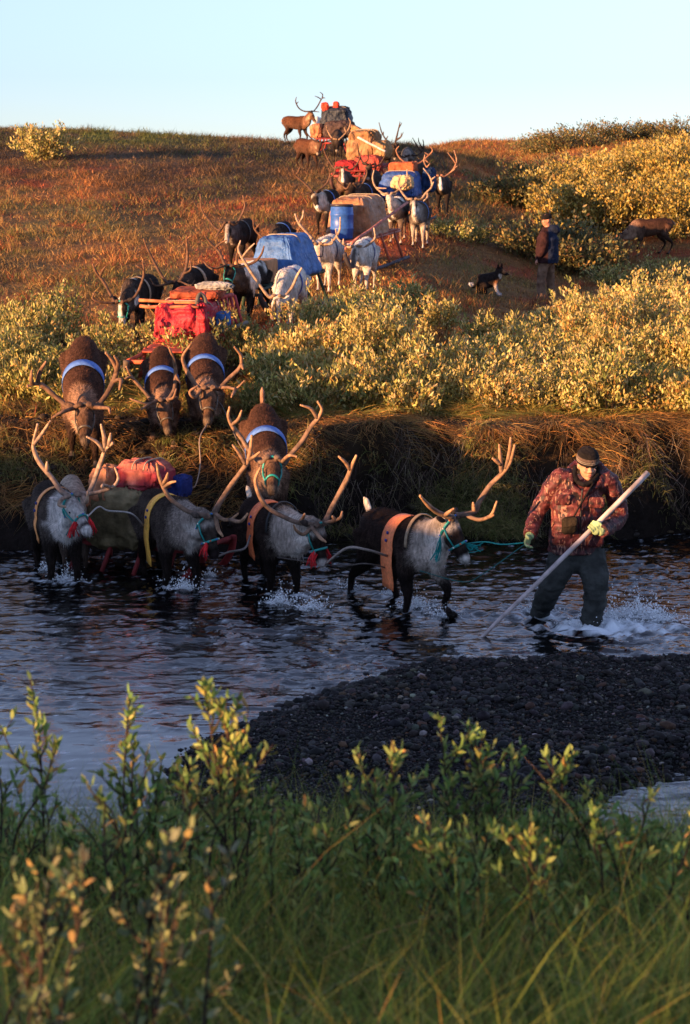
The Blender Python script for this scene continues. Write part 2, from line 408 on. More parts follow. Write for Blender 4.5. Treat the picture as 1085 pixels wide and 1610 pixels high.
# ------------------------------------------------------------------ vegetation
def norm(a): return a / (np.linalg.norm(a, axis=-1, keepdims=True) + 1e-9)
def blades(P, D, Ln, Wd, bend, col, seg=2):
    """curved tapering blades: P base, D direction, bend = sideways vector reached at the tip"""
    n = len(P); D = norm(D); Ln = np.zeros(n) + Ln; Wd = np.zeros(n) + Wd
    th = rng.uniform(0, np.pi, n); S = np.stack([np.cos(th), np.sin(th), np.zeros(n)], -1)
    S = norm(S - (S * D).sum(-1, keepdims=True) * D)
    rows = []
    for k in range(seg + 1):
        t = k / seg; C = P + D * (Ln * t)[:, None] + bend * (Ln * t * t)[:, None]
        wd = Wd * (1 - t ** 1.5) * .5
        if k < seg: rows += [C - S * wd[:, None], C + S * wd[:, None]]
        else: rows.append(C)
    Vv = np.stack(rows, 1); m = Vv.shape[1]; V = Vv.reshape(-1, 3); b = np.arange(n)[:, None] * m
    q = [b + np.array([2 * k, 2 * k + 1, 2 * k + 3, 2 * k + 2]) for k in range(seg - 1)]
    t3 = b + np.array([2 * seg - 2, 2 * seg - 1, 2 * seg])
    return V, (np.vstack(q) if q else np.zeros((0, 4), int)), t3, np.repeat(col, m, 0)
def leaves(P, D, Ln, Wd, col):
    """folded pointed leaves, 6 vertices each"""
    n = len(P); D = norm(D); Ln = np.zeros(n) + Ln; Wd = np.zeros(n) + Wd
    r = norm(rng.normal(size=(n, 3))); S = norm(np.cross(D, r)); U = np.cross(S, D)
    a, b = Ln[:, None], Wd[:, None]
    rows = [P, P + D * a * .35 - S * b * .5 + U * b * .15, P + D * a * .35 + S * b * .5 + U * b * .15, P + D * a * .72 - S * b * .38 + U * b * .05, P + D * a * .72 + S * b * .38 + U * b * .05, P + D * a - U * b * .2]
    V = np.stack(rows, 1).reshape(-1, 3); o = np.arange(n)[:, None] * 6
    t3 = np.vstack([o + np.array([0, 2, 1]), o + np.array([3, 4, 5])]); q = o + np.array([1, 2, 4, 3])
    return V, q, t3, np.repeat(col, 6, 0)
class Foliage:
    def __init__(s): s.V = []; s.q = []; s.t = []; s.c = []; s.n = 0
    def add(s, r):
        V, q, t, c = r; s.V.append(V); s.q.append(q + s.n); s.t.append(t + s.n); s.c.append(c); s.n += len(V)
    def build(s, name, mat, parent=None):
        fs = [np.vstack(s.t)]; qq = np.vstack(s.q)
        if len(qq): fs.append(qq)
        return npmesh(name, np.vstack(s.V), fs, mat, np.vstack(s.c), parent, False)
def jitc(c, n, a=.25):
    c = np.zeros((n, 3)) + c
    return np.clip(c * (1 + rng.uniform(-a, a, (n, 1))) * (1 + rng.uniform(-a * .4, a * .4, (n, 3))), 0, 1)
def pick(cols, wts, n, a=.25):
    k = rng.choice(len(cols), n, p=np.array(wts) / sum(wts)); return jitc(np.array(cols)[k], n, a)
def stems(fol_st, bx, by, bz, n, H, rad, r0, lean=None, seg=5, twist=.25):
    """stem centre lines as an (n,seg+1,3) array, and thin 3-sided tubes for them"""
    ang = rng.uniform(0, 2 * np.pi, n); rr = np.sqrt(rng.uniform(0, 1, n)) * rad
    out = np.stack([np.cos(ang) * rr, np.sin(ang) * rr], -1)
    base = np.stack([bx + out[:, 0] * .25, by + out[:, 1] * .25, np.zeros(n) + bz], -1)
    h = H * rng.uniform(.7, 1.0, n) * (1 - .28 * (rr / max(rad, 1e-6)) ** 2)
    L = []
    ph = rng.uniform(0, 6.28, (n, 2))
    for k in range(seg + 1):
        t = k / seg
        o = out * (.75 * t ** .8)[..., None] if False else out * (.75 * t ** .8)
        wob = twist * h[:, None] * .12 * np.sin(ph + t * 5)
        L.append(np.stack([base[:, 0] + o[:, 0] + wob[:, 0] * t, base[:, 1] + o[:, 1] + wob[:, 1] * t, base[:, 2] + h * t], -1))
    C = np.stack(L, 1)
    if fol_st is not None:
        m = 3; a = np.arange(m) / m * 6.283
        off = np.stack([np.cos(a), np.sin(a), 0 * a], -1)
        rad_ = r0 * (1 - .75 * np.arange(seg + 1) / seg)
        V = (C[:, :, None, :] + off[None, None] * rad_[None, :, None, None])
        Vf = V.reshape(-1, 3); b = np.arange(n)[:, None] * ((seg + 1) * m); q = []
        for k in range(seg):
            for j in range(m):
                q.append(b + np.array([k * m + j, k * m + (j + 1) % m, (k + 1) * m + (j + 1) % m, (k + 1) * m + j]))
        fol_st.add((Vf, np.vstack(q), np.zeros((0, 3), int), jitc((.06, .035, .02), len(Vf), .2)))
    return C
def shrub_leaves(fol, C, nl, ll, lw, cols, wts, tmin=.35, spread=.12, up=.8, twig=.10):
    n, k, _ = C.shape; tot = n * nl
    si = rng.integers(0, n, tot); t = tmin + (1 - tmin) * rng.uniform(0, 1, tot) ** .75
    f = t * (k - 1); i0 = np.minimum(f.astype(int), k - 2); fr = (f - i0)[:, None]
    P = C[si, i0] * (1 - fr) + C[si, i0 + 1] * fr
    ax = norm(C[si, i0 + 1] - C[si, i0])
    # leaves sit in small rosettes at twig ends
    ncl = max(1, tot // 6); cl = rng.normal(size=(ncl, 3)) * spread; ci = rng.integers(0, ncl, tot)
    P = P + rng.normal(size=(tot, 3)) * spread * .45 + cl[(si * 7 + (t * 9).astype(int)) % ncl] * .8
    D = ax * up + rng.normal(size=(tot, 3)) * .55 + np.array([0, 0, .25])
    c = pick(cols, wts, tot, .25)
    c = c * (.8 + .35 * rng.uniform(0, 1, n))[si][:, None]
    fol.add(leaves(P, D, ll * rng.uniform(.6, 1.2, tot), lw * rng.uniform(.7, 1.2, tot), np.clip(c, 0, 1)))

# --- low ground cover over the hill
def in_view(X, Y, m=40):
    U = CX + F * X / (Y * CP + (CAMZ - 2) * SP); return (U > -m) & (U < 1085 + m)
def hill_cover():
    fo = Foliage()
    n = 420000
    Y = 21 + (100 - 21) * rng.uniform(0, 1, n) ** 1.25
    X = rng.uniform(-.195, .195, n) * Y
    cl = fbm(X * 2.2, Y * 1.6, 5, 2); keep = rng.uniform(-.6, .5, n) < cl + .15
    X, Y = X[keep], Y[keep]; n = len(X)
    Z = ground(X, Y)
    P = np.stack([X, Y, Z - .01], -1)
    g = hillcol(X, Y)
    U = CX + F * X / Y
    c = g * np.exp(rng.normal(.15, .5, (n, 1)))
    k = rng.uniform(0, 1, n); n5 = fbm(X * .6, Y * .35, 9)
    low = (Y + 4 * fbm(X * .3, Y * .2, 4) < 47) | (X > 3.5)  # brighter blades kept off the upper slope that is painted darker
    c = np.where(((k < .20 + .35 * n5) & low)[:, None], jitc((.42, .24, .07), n), c)
    c = np.where(((k > .9 - .2 * fbm(X * .7, Y * .5, 12)) & low)[:, None], jitc((.26, .05, .022), n), c)
    c = np.where(((k > .45) & (k < .6) & (n5 < .05))[:, None], jitc((.13, .14, .035), n), c)
    D = np.stack([rng.normal(0, .45, n), rng.normal(0, .45, n), np.ones(n)], -1)
    bd = rng.normal(0, .35, (n, 3)); bd[:, 2] = -abs(bd[:, 2]) * .6
    sz = .5 + Y / 85
    fo.add(blades(P, D, rng.uniform(.04, .15, n) * sz * (1 + 1.0 * sst(.1, .5, cl[keep])), rng.uniform(.006, .018, n) * sz, bd, np.clip(c, 0, 1), 2))
    o = fo.build('tundra_ground_cover', M['grass'])
    tag(o, 'short orange and brown tundra grass and dwarf shrubs over the hillside', 'ground cover', None, 'stuff')
hill_cover()
YEL = [(.50, .40, .12), (.34, .30, .08), (.15, .17, .045), (.58, .46, .20), (.50, .26, .07)]
# --- willow thicket on top of the far bank
def thicket():
    fo = Foliage(); st = Foliage()
    spots = []
    tries = 0
    while len(spots) < 330 and tries < 20000:
        tries += 1
        u = rng.uniform(-40, 1125)
        Y = rng.uniform(20.9, 30.5)
        if u < 200: lim = (21.7, 26.0)
        elif u < 400: lim = (22.3, 24.3)
        elif u < 600: lim = (21.1, 23.8 + (u - 400) * .016)
        else: lim = (21.0, 26.9 + (u - 600) * .005)
        if 700 < u < 850: lim = (21.0, 25.9)
        if not lim[0] < Y < lim[1]: continue
        x = xat(u, Y, 1.4)
        # keep the trodden path clear of shrubs
        if 165 < u < 385 and Y < 27 and rng.uniform() < .93: continue
        if float(vn(np.array([x * .9 + 3]), np.array([Y * .9]))[0]) < -.42: continue
        if any((x - a) ** 2 + (Y - b) ** 2 < .30 ** 2 for a, b, *_ in spots): continue
        spots.append((x, Y, u))
    for x, Y, u in spots:
        H = .68 + .20 * float(vn(np.array([x * 1.1]), np.array([Y * 1.1]))[0]) + rng.uniform(-.12, .12)
        if u > 560: H *= 1.12
        H *= rng.choice([.65, .9, 1.0, 1.15, 1.35], p=[.15, .25, .3, .2, .1])
        if 690 < u < 900: H = min(H, .62)
        if Y < 22.4: H *= .8
        if u < 200: H *= .92
        C = stems(st, x, Y, gz(x, Y) - .03, 15, H, rng.uniform(.26, .46), .007)
        if u < 420: wts = (2.2, 3, 3, 1.2, .5)
        else: wts = (3, 2.2, 1.3, 2.4, .8)
        k_ = rng.uniform(); wts = list(wts)
        if k_ < .25: wts[2] *= 3.5
        elif k_ < .40: wts[4] *= 4
        elif k_ < .6: wts[0] *= 2.2
        shrub_leaves(fo, C, 88 if u > 400 else 70, rng.uniform(.05, .075), rng.uniform(.017, .025), YEL, wts, .30, rng.uniform(.05, .09))
    o = fo.build('willow_thicket', M['leaf']); tag(o, 'dense pale yellow willow thicket along the top of the far bank', 'willow thicket', None, 'stuff')
    o2 = st.build('thicket_stems', M['bark'], o)
thicket()
def shrub(loc, H, rad, ns, nl, ll, lw, cols, wts, label, group=None, name='willow_shrub', tmin=.2, spread=.09, r0=.012, cat='shrub', up=.8):
    x, y = loc[0], loc[1]; z = gz(x, y) - .03
    r = empty(name, (x, y, z), label, cat, group)
    fo, st = Foliage(), Foliage()
    C = stems(st, x, y, z, ns, H, rad, r0)
    shrub_leaves(fo, C, nl, ll, lw, cols, wts, tmin, spread, up)
    fo.build('foliage', M['leaf'], r); st.build('stem', M['bark'], r)
    return r
GOLD = [(.46, .30, .06), (.36, .27, .06), (.20, .17, .04), (.48, .38, .14), (.10, .10, .03)]
OLV = [(.13, .13, .05), (.22, .17, .06), (.07, .075, .03), (.30, .20, .06), (.20, .10, .04)]
def at_ground(u, Y): 
    z = 2.0
    for _ in range(3): x = xat(u, Y, z); z = gz(x, Y)
    return x, Y
for u, Y, H, rad, lab in (
  (880, 50, 1.2, 1.5, 'golden willow shrub at the left end of the big thicket on the right slope'),
  (940, 52, 1.25, 1.6, 'tall golden willow shrub in the upper middle of the right slope thicket'),
  (1000, 50, 1.5, 1.7, 'broad golden willow shrub just above the grazing brown reindeer'),
  (1062, 51, 1.65, 1.7, 'golden willow shrub at the right edge of the photo above the grazing reindeer'),
  (1110, 49, 1.7, 1.6, 'golden willow shrub cut by the right edge of the photo'),
  (905, 45.5, 1.4, 1.2, 'golden willow shrub right behind the man in the dark jacket'),
  (960, 45, 1.5, 1.2, 'golden willow shrub beside the head of the grazing reindeer'),
  (1070, 44.5, 1.5, 1.2, 'golden willow shrub just right of the grazing reindeer rump'),
  (980, 57, .7, 1.9, 'golden willow shrub high on the right slope under the skyline'),
  (1060, 57, .9, 1.9, 'golden willow shrub high at the right edge under the skyline')):
    shrub(at_ground(u, Y), H, rad, 60, 110, .10, .042, GOLD, (3, 2.5, 1.5, 2, .8), lab, None, 'willow_shrub', .12, .16, .016)
for u, Y, H, rad, lab in (
  (850, 56, .8, 1.3, 'low olive shrub left of the golden thicket below the skyline'),
  (800, 50, .7, 1.2, 'small olive shrub in the hollow between the caravan and the golden thicket'),
  (890, 72, .8, 2.0, 'dark olive shrub on the skyline right of the centre'),
  (940, 76, 1.0, 2.0, 'tallest olive brown shrub standing on the skyline at right'),
  (1000, 77, .85, 2.2, 'reddish olive shrub on the skyline above the golden thicket'),
  (1065, 76, .8, 2.2, 'olive shrub on the skyline at the right edge of the photo'),
  (855, 78, .6, 1.6, 'low dark shrub at the left end of the skyline shrubs'),
  (850, 41, .8, 1.2, 'low dark green shrub on the slope above the man in the dark jacket'),
  (915, 40, .75, 1.1, 'low olive shrub on the slope right of the man in the dark jacket')):
    shrub(at_ground(u, Y), H, rad, 50, 80, .11, .045, OLV, (3, 2, 2.2, 1.5, 1), lab, None, 'willow_shrub', .12, .16, .016)
shrub(at_ground(67, 53), 1.0, .85, 40, 80, .10, .04, YEL, (3, 3, 1, 2, .3), 'lone round pale yellow shrub high on the hill at left', None, 'willow_shrub', .1, .12, .012)
for u, Y, H, rad, lab in ((712, 40.5, .5, .55, 'grey green low shrub in front of the black reindeer at right'), (745, 41, .35, .5, 'small sparse grey green shrub on the slope right of the caravan'),
        (640, 29.8, .45, .5, 'small yellow green shrub at the upper edge of the bank thicket'), (955, 38, .45, .6, 'leafy green shrub below the head of the grazing reindeer'), (1040, 38.5, .55, .7, 'leafy green shrub in front of the grazing reindeer legs')):
    shrub(at_ground(u, Y), H, rad, 24, 50, .07, .025, YEL, (1, 2, 3, 1.5, .2), lab, None, 'willow_shrub', .15, .08, .008)
# --- grasses of the bank edge, hanging roots
def bank_grass():
    fo = Foliage()
    n = 110000
    X = rng.uniform(-4.6, 4.8, n); Y = bank_edge(X) + .12 + rng.uniform(0, 1, n) ** .9 * 2.6
    Y = np.where(CX + F * X / 20 < 440, 19.3 + rng.uniform(0, 1, n) * 3.4, Y)
    U = CX + F * X / Y; gy = ground(X, Y)
    keep = (gy > np.where(U < 430, .35, .72 + .22 * vn(X * 2.3, X * 0 + 4))) & (rng.uniform(0, 1, n) < np.where(U < 430, .35, 1.0))
    X, Y, gy, U = X[keep], Y[keep], gy[keep], U[keep]; n = len(X)
    E = bank_edge(X) + .45
    lip = sst(.9, .1, Y - E); cm = fbm(X * 2.6, Y * 2.6, 6, 2)
    kk = rng.uniform(-.5, .35, n) < cm + .18 + .1 * (1 - lip); X, Y, gy, U, E, lip, cm = [q[kk] for q in (X, Y, gy, U, E, lip, cm)]; n = len(X)
    c = pick([(.20, .22, .045), (.36, .30, .08), (.44, .28, .08), (.40, .18, .05), (.07, .08, .02)], (3, 3, 2, 1.3, 1.3), n)
    c = np.where((lip > .4)[:, None], pick([(.52, .27, .08), (.42, .20, .065), (.24, .17, .06), (.08, .05, .025)], (3, 2.5, 2, 1.5), n), c)  # orange lip blades, brightened in the colour for the sun on them
    c = np.where(((U < 560) & (lip > .4))[:, None], c * .8, c)
    dx = 1.6 * fbm(X * 3.3 + 5, Y * 3.3, 2, 2)
    D = np.stack([rng.normal(0, .45, n) + dx, rng.normal(-.2, .35, n) - lip * .6, np.ones(n) - .3 * lip], -1)
    bd = np.stack([rng.normal(0, .5, n) + dx, -rng.uniform(0, .6, n) - .4 * lip, -rng.uniform(.1, .8, n) - .5 * lip], -1)
    fo.add(blades(np.stack([X, Y, gy - .01], -1), D, rng.uniform(.10, .34, n) * (1 + .6 * cm) * (1 - .25 * lip), rng.uniform(.005, .011, n), bd, c, 3))
    # tufts low on the bank, right of the lead reindeer, and at the water edge
    n = 15000; tx = rng.uniform(-4, 4.2, 160); tx[:95] = rng.uniform(.95, 1.95, 95); k = rng.integers(0, 160, n)
    X = tx[k] + rng.normal(0, .09, n); Y = (bank_edge(tx) + rng.uniform(-.25, .32, 160))[k] + rng.normal(0, .04, n)
    gy = ground(X, Y); kk = gy > .02; X, Y, gy = X[kk], Y[kk], gy[kk]; n = len(X)
    c = pick([(.20, .22, .06), (.34, .28, .11), (.10, .10, .04)], (3, 3, 2), n)
    D = np.stack([rng.normal(0, .3, n), rng.normal(-.5, .3, n), np.ones(n)], -1)
    bd = np.stack([rng.normal(0, .4, n), -rng.uniform(0, .6, n), -rng.uniform(.3, 1.1, n)], -1)
    fo.add(blades(np.stack([X, Y, gy], -1), D, rng.uniform(.12, .33, n), rng.uniform(.004, .009, n), bd, c, 3))
    # hanging dead roots on the cut face
    n = 2600; X = rng.uniform(-.4, 4.6, n); Y = bank_edge(X) + rng.uniform(.12, .36, n); gy = ground(X, Y) + .01
    D = np.stack([rng.normal(0, .35, n), np.full(n, -.9), rng.normal(-.1, .4, n)], -1); bd = np.stack([rng.normal(0, .4, n), np.full(n, .3), -np.ones(n) * .9], -1)
    fo.add(blades(np.stack([X, Y, gy], -1), D, rng.uniform(.08, .36, n), .006, bd, pick([(.16, .11, .07), (.06, .04, .03), (.34, .26, .18)], (2, 3, 1.4), n), 3))
    o = fo.build('bank_grass', M['grass']); tag(o, 'dry orange and green grass hanging over the lip of the far bank', 'grass', None, 'stuff')
bank_grass()
# --- soil clods and stones on the cut bank and ramp
def icos(n_sub=1):
    import bmesh
    bm = bmesh.new(); bmesh.ops.create_icosphere(bm, subdivisions=n_sub, radius=1)
    V = np.array([v.co[:] for v in bm.verts]); Fc = np.array([[v.index for v in f.verts] for f in bm.faces]); bm.free(); return V, Fc
def stones(name, X, Y, Z, sz, col, mat, label, sub=1, cat='stones', sink=.3, flat=.6):
    V0, F0 = icos(sub); n = len(X); k = len(V0)
    sc = sz[:, None] * np.stack([rng.uniform(.7, 1.3, n), rng.uniform(.6, 1.1, n), rng.uniform(flat * .6, flat * 1.2, n)], -1)
    a = rng.uniform(0, 6.28, n); ca, sa = np.cos(a), np.sin(a)
    tl = rng.normal(0, .35, n)
    noise = 1 + .30 * vn(V0[None, :, 0] * 1.3 + np.arange(n)[:, None] * 3.1, V0[None, :, 1] * 1.3, V0[None, :, 2] * 1.3)
    P = V0[None] * noise[..., None] * sc[:, None]
    zz = P[..., 2] * np.cos(tl)[:, None] + P[..., 0] * np.sin(tl)[:, None]; xx = P[..., 0] * np.cos(tl)[:, None] - P[..., 2] * np.sin(tl)[:, None]
    x = xx * ca[:, None] - P[..., 1] * sa[:, None] + X[:, None]; y = xx * sa[:, None] + P[..., 1] * ca[:, None] + Y[:, None]
    z = zz + (Z + sz * (flat - sink))[:, None]
    V = np.stack([x, y, z], -1).reshape(-1, 3)
    Fc = (F0[None] + (np.arange(n) * k)[:, None, None]).reshape(-1, 3)
    o = npmesh(name, V, Fc, mat, np.repeat(col, k, 0), None, True)
    return tag(o, label, cat, None, 'stuff')
GC = [(.020, .017, .016), (.036, .031, .028), (.011, .010, .010), (.075, .065, .056), (.07, .038, .024), (.20, .17, .14)]
for nm, n, mu, sg_, lo, hi, sub_, lab in (('gravel', 30000, -3.95, .42, .010, .055, 1, 'dark rounded river stones of the low bar in the foreground'), ('fine_gravel', 90000, -4.75, .30, .005, .016, 0, 'fine dark gravel between the larger stones of the low bar')):
    X = rng.uniform(-2.6, 3.4, n); Y = rng.uniform(9.9, 15.2, n); Zg = ground(X, Y)
    k = (Zg > -.07) & (polysd(X, Y, BAR) > -.4 + .25 * sub_); X, Y, Zg = X[k], Y[k], Zg[k]
    if sub_: k = rng.uniform(-.6, .4, len(X)) < fbm(X * 1.3, Y * 1.3, 4, 2); X, Y, Zg = X[k], Y[k], Zg[k]
    n = len(X); sz = np.clip(np.exp(rng.normal(mu, sg_, n)), lo, hi)
    stones(nm, X, Y, Zg, sz, pick(GC, (6, 4, 5, 1.3, .9, .35), n, .4), M['rock'], lab, sub_, 'gravel')
n = 1500
X = rng.uniform(-4.3, 4.6, n); Y = np.where(rng.uniform(0, 1, n) < .5, bank_edge(X) + rng.uniform(-.55, .35, n), rng.uniform(18.9, 20.9, n)); 
U = CX + F * X / Y; k = (U < 480) | (Y < bank_edge(X) + .4); X, Y = X[k], Y[k]; Zg = ground(X, Y); k = Zg > -.06; X, Y, Zg = X[k], Y[k], Zg[k]; n = len(X)
stones('bank_clods', X, Y, Zg, np.clip(np.exp(rng.normal(-3.7, .5, n)), .01, .07), pick([(.035, .022, .014), (.018, .013, .010), (.07, .042, .022), (.035, .028, .024)], (4, 4, 1.3, 1), n), M['rock'], 'dark clods of soil and stones on the face and foot of the far bank', 1, 'soil clods')

# --- foreground grass
def fore_grass():
    fo = Foliage()
    n = 70000
    Y = 2.5 + rng.uniform(0, 1, n) ** .9 * 5.6; X = rng.uniform(-.24, .24, n) * Y
    tcx = fbm(X * 3.2, Y * 3.2, 2, 2); kp = rng.uniform(-.8, .45, n) < tcx + .1; X, Y, tcx = X[kp], Y[kp], tcx[kp]; n = len(X)
    Z = ground(X, Y)
    c = pick([(.19, .27, .04), (.30, .32, .05), (.10, .15, .03), (.46, .38, .09), (.50, .28, .07), (.03, .035, .012)], (4, 4, 3, 2.4, 1, 2.2), n, .3)
    D = np.stack([rng.normal(0, .32, n), rng.normal(0, .3, n), np.ones(n)], -1)
    bd = np.stack([rng.normal(.08, .35, n), rng.normal(-.05, .3, n), -rng.uniform(0, .5, n)], -1)
    fo.add(blades(np.stack([X, Y, Z - .02], -1), D, rng.uniform(.16, .50, n) * (1 + .3 * tcx), rng.uniform(.0022, .0048, n), bd, c, 4))
    n = 900; Y = rng.uniform(3, 6.8, n); X = rng.uniform(-.22, .22, n) * Y; Z = ground(X, Y)
    D = np.stack([rng.normal(0, .5, n), rng.normal(0, .4, n), np.ones(n)], -1); bd = np.stack([rng.normal(0, .8, n), rng.normal(0, .4, n), -rng.uniform(.4, 1.3, n)], -1)
    fo.add(blades(np.stack([X, Y, Z], -1), D, rng.uniform(.3, .55, n), .006, bd, pick([(.45, .34, .15), (.5, .28, .1), (.2, .22, .06)], (2, 1, 2), n), 5))
    o = fo.build('foreground_grass', M['grass']); tag(o, 'long green and yellowing grass on the near bank in the foreground', 'grass', None, 'stuff')
fore_grass()
# --- foreground willow sprigs: each rises to a pixel of the photograph at its own distance
FG = [(.17, .27, .07), (.27, .34, .09), (.12, .20, .05), (.40, .37, .10), (.50, .28, .08)]
FG2 = [(.16, .20, .08), (.24, .28, .12), (.22, .22, .12), (.42, .28, .10), (.09, .12, .05)]
def sprig(tops, base_u, Y, label, cols=FG, wts=(3, 2.5, 3, 1.2, .5), ll=.037, lw=.0115, dens=.95, nside=5):
    """tops: pixel tips of the stems (u, v, dY)"""
    bx = xat(base_u, Y, 1.3); bz = gz(bx, Y)
    r = empty('willow_sprig', (bx, Y, bz), label, 'willow sprig')
    fo = Foliage(); st = MB()
    for (u, v, dY) in tops:
        T = np.array(pix(u, v, Y + dY)); B = np.array([bx + rng.normal(0, .05), Y + rng.normal(0, .05), bz - .02])
        h = T[2] - B[2]
        mid = B * .5 + T * .5 + np.array([(B[0] - T[0]) * .22 + rng.normal(0, .02), 0, .05 * h])
        q = cr([B, B * .75 + mid * .25 + rng.normal(0, .012, 3), mid, mid * .45 + T * .55 + rng.normal(0, .015, 3), T], 5)
        st.tube(q, np.linspace(.0052, .0016, len(q)), 5, (.035, .020, .014))
        side = [q]
        for k in range(nside):
            a = int(len(q) * rng.uniform(.35, .85)); Ln = min(h * rng.uniform(.12, .24), max(.04, (T[2] - q[a][2]) * .8))
            d = norm(np.array([rng.normal(0, .6), rng.normal(0, .5), 1.0]))
            e = cr([q[a], q[a] + d * Ln * .5 + rng.normal(0, .01, 3), q[a] + d * Ln + np.array([0, 0, Ln * .2])], 4)
            st.tube(e, np.linspace(.003, .0013, len(e)), 4, (.05, .028, .018)); side.append(e)
        for j, e in enumerate(side):
            Ln = np.linalg.norm(np.diff(e, axis=0), axis=1).sum()
            t0 = .3 if j == 0 else .1
            m = max(5, int(Ln * (62 if j == 0 else 110) * dens)); t = rng.uniform(t0, 1, m) ** .8; f = t * (len(e) - 1); i0 = np.minimum(f.astype(int), len(e) - 2)
            P = e[i0] + (e[i0 + 1] - e[i0]) * (f - i0)[:, None]; ax = norm(e[i0 + 1] - e[i0])
            D = ax * .9 + norm(rng.normal(size=(m, 3))) * .75
            fo.add(leaves(P, D, ll * rng.uniform(.55, 1.15, m), lw * rng.uniform(.7, 1.15, m), pick(cols, wts, m, .2)))
    fo.build('foliage', M['leaf'], r); st.build('stem', M['bark'], r)
    return r
sprig([(48, 1068, 0), (20, 1130, .1), (90, 1170, -.1), (-10, 1180, 0), (60, 1230, 0), (30, 1210, .2)], 10, 5.0, 'leafy green willow sprig rising at the left edge of the near bank')
sprig([(205, 1092, 0), (232, 1180, .1), (180, 1210, 0), (150, 1240, -.2), (255, 1190, .1), (212, 1160, 0)], 215, 4.9, 'tall slender willow sprig over the calm water at left')
sprig([(320, 1075, 0), (378, 1088, .1), (345, 1110, 0), (300, 1200, -.1), (430, 1170, 0), (440, 1230, .2), (360, 1180, .1), (275, 1240, 0)], 345, 4.7, 'bushy willow sprig with yellow tips left of the gravel bar', wts=(2.5, 3, 2.5, 2, .6))
sprig([(135, 1230, 0), (165, 1260, 0), (300, 1260, .2), (110, 1280, 0)], 235, 4.3, 'bare dark stemmed willow sprig low at left', dens=.6)
sprig([(560, 1180, 0), (630, 1180, 0), (600, 1210, .2), (540, 1230, 0), (650, 1250, .1), (585, 1240, 0)], 590, 4.8, 'pale tipped willow sprig in front of the gravel bar centre', FG, (3, 3, 2, 1.6, .4))
sprig([(690, 1130, 0), (732, 1140, .1), (758, 1160, 0), (700, 1185, .1), (820, 1170, .1), (790, 1215, 0), (745, 1200, 0), (720, 1240, 0)], 770, 5.1, 'spreading willow sprig standing before the middle of the gravel bar', FG, (3, 3.4, 2.5, 1.4, .3))
sprig([(905, 1180, 0), (885, 1212, 0), (925, 1230, .1), (860, 1240, 0), (940, 1265, 0), (900, 1255, .1)], 895, 5.0, 'willow sprig in front of the small channel at right', FG, (3, 3.4, 2.5, 1.4, .3))
sprig([(1028, 1240, 0), (1005, 1290, 0), (1050, 1300, .1), (980, 1300, 0)], 1020, 5.0, 'short willow sprig at the right edge of the near bank')
sprig([(480, 1270, 0), (430, 1260, 0), (520, 1280, .1)], 470, 4.6, 'small willow sprig between the two tall sprigs at left', dens=.8)
sprig([(85, 1335, 0), (60, 1370, 0), (110, 1370, .05), (130, 1330, 0), (40, 1420, 0)], 95, 3.1, 'blurred willow sprig with orange leaf tips close to the lens at lower left', FG2, (3, 3, 1.5, 1.0, 1), .034, .013, 1.0, 3)
sprig([(265, 1310, 0), (300, 1300, 0), (320, 1340, .05), (250, 1380, 0), (285, 1400, 0)], 285, 3.2, 'blurred grey green willow sprig close to the lens left of centre', FG2, (3, 3, 1.5, .8, 1), .034, .013, 1.0, 3)
sprig([(670, 1290, 0), (640, 1310, 0), (700, 1300, 0), (730, 1330, .1)], 680, 4.2, 'low leafy willow sprig in the grass below the gravel bar', FG, (3, 2.5, 3, 1.2, .5))
sprig([(835, 1290, 0), (790, 1310, 0), (860, 1330, .1)], 830, 4.1, 'low willow sprig in the grass at right of centre', FG, (3, 2.5, 3, 1.2, .5))

for k_ in range(26):
    u_ = -10 + k_ * 44 + rng.uniform(-15, 15); Y_ = rng.uniform(4.3, 5.9); v_ = 1235 + rng.uniform(0, 75) + (30 if u_ < 120 else 0)
    o = sprig([(u_ + rng.normal(0, 14), v_ + rng.uniform(0, 40), 0) for _ in range(3)], u_ + rng.normal(0, 8), Y_, 'one of the low leafy willow sprigs standing in the foreground grass', FG, (3, 2.5, 3, 1.2, .4), nside=4)
    o['group'] = 'low willow sprigs in the foreground grass'
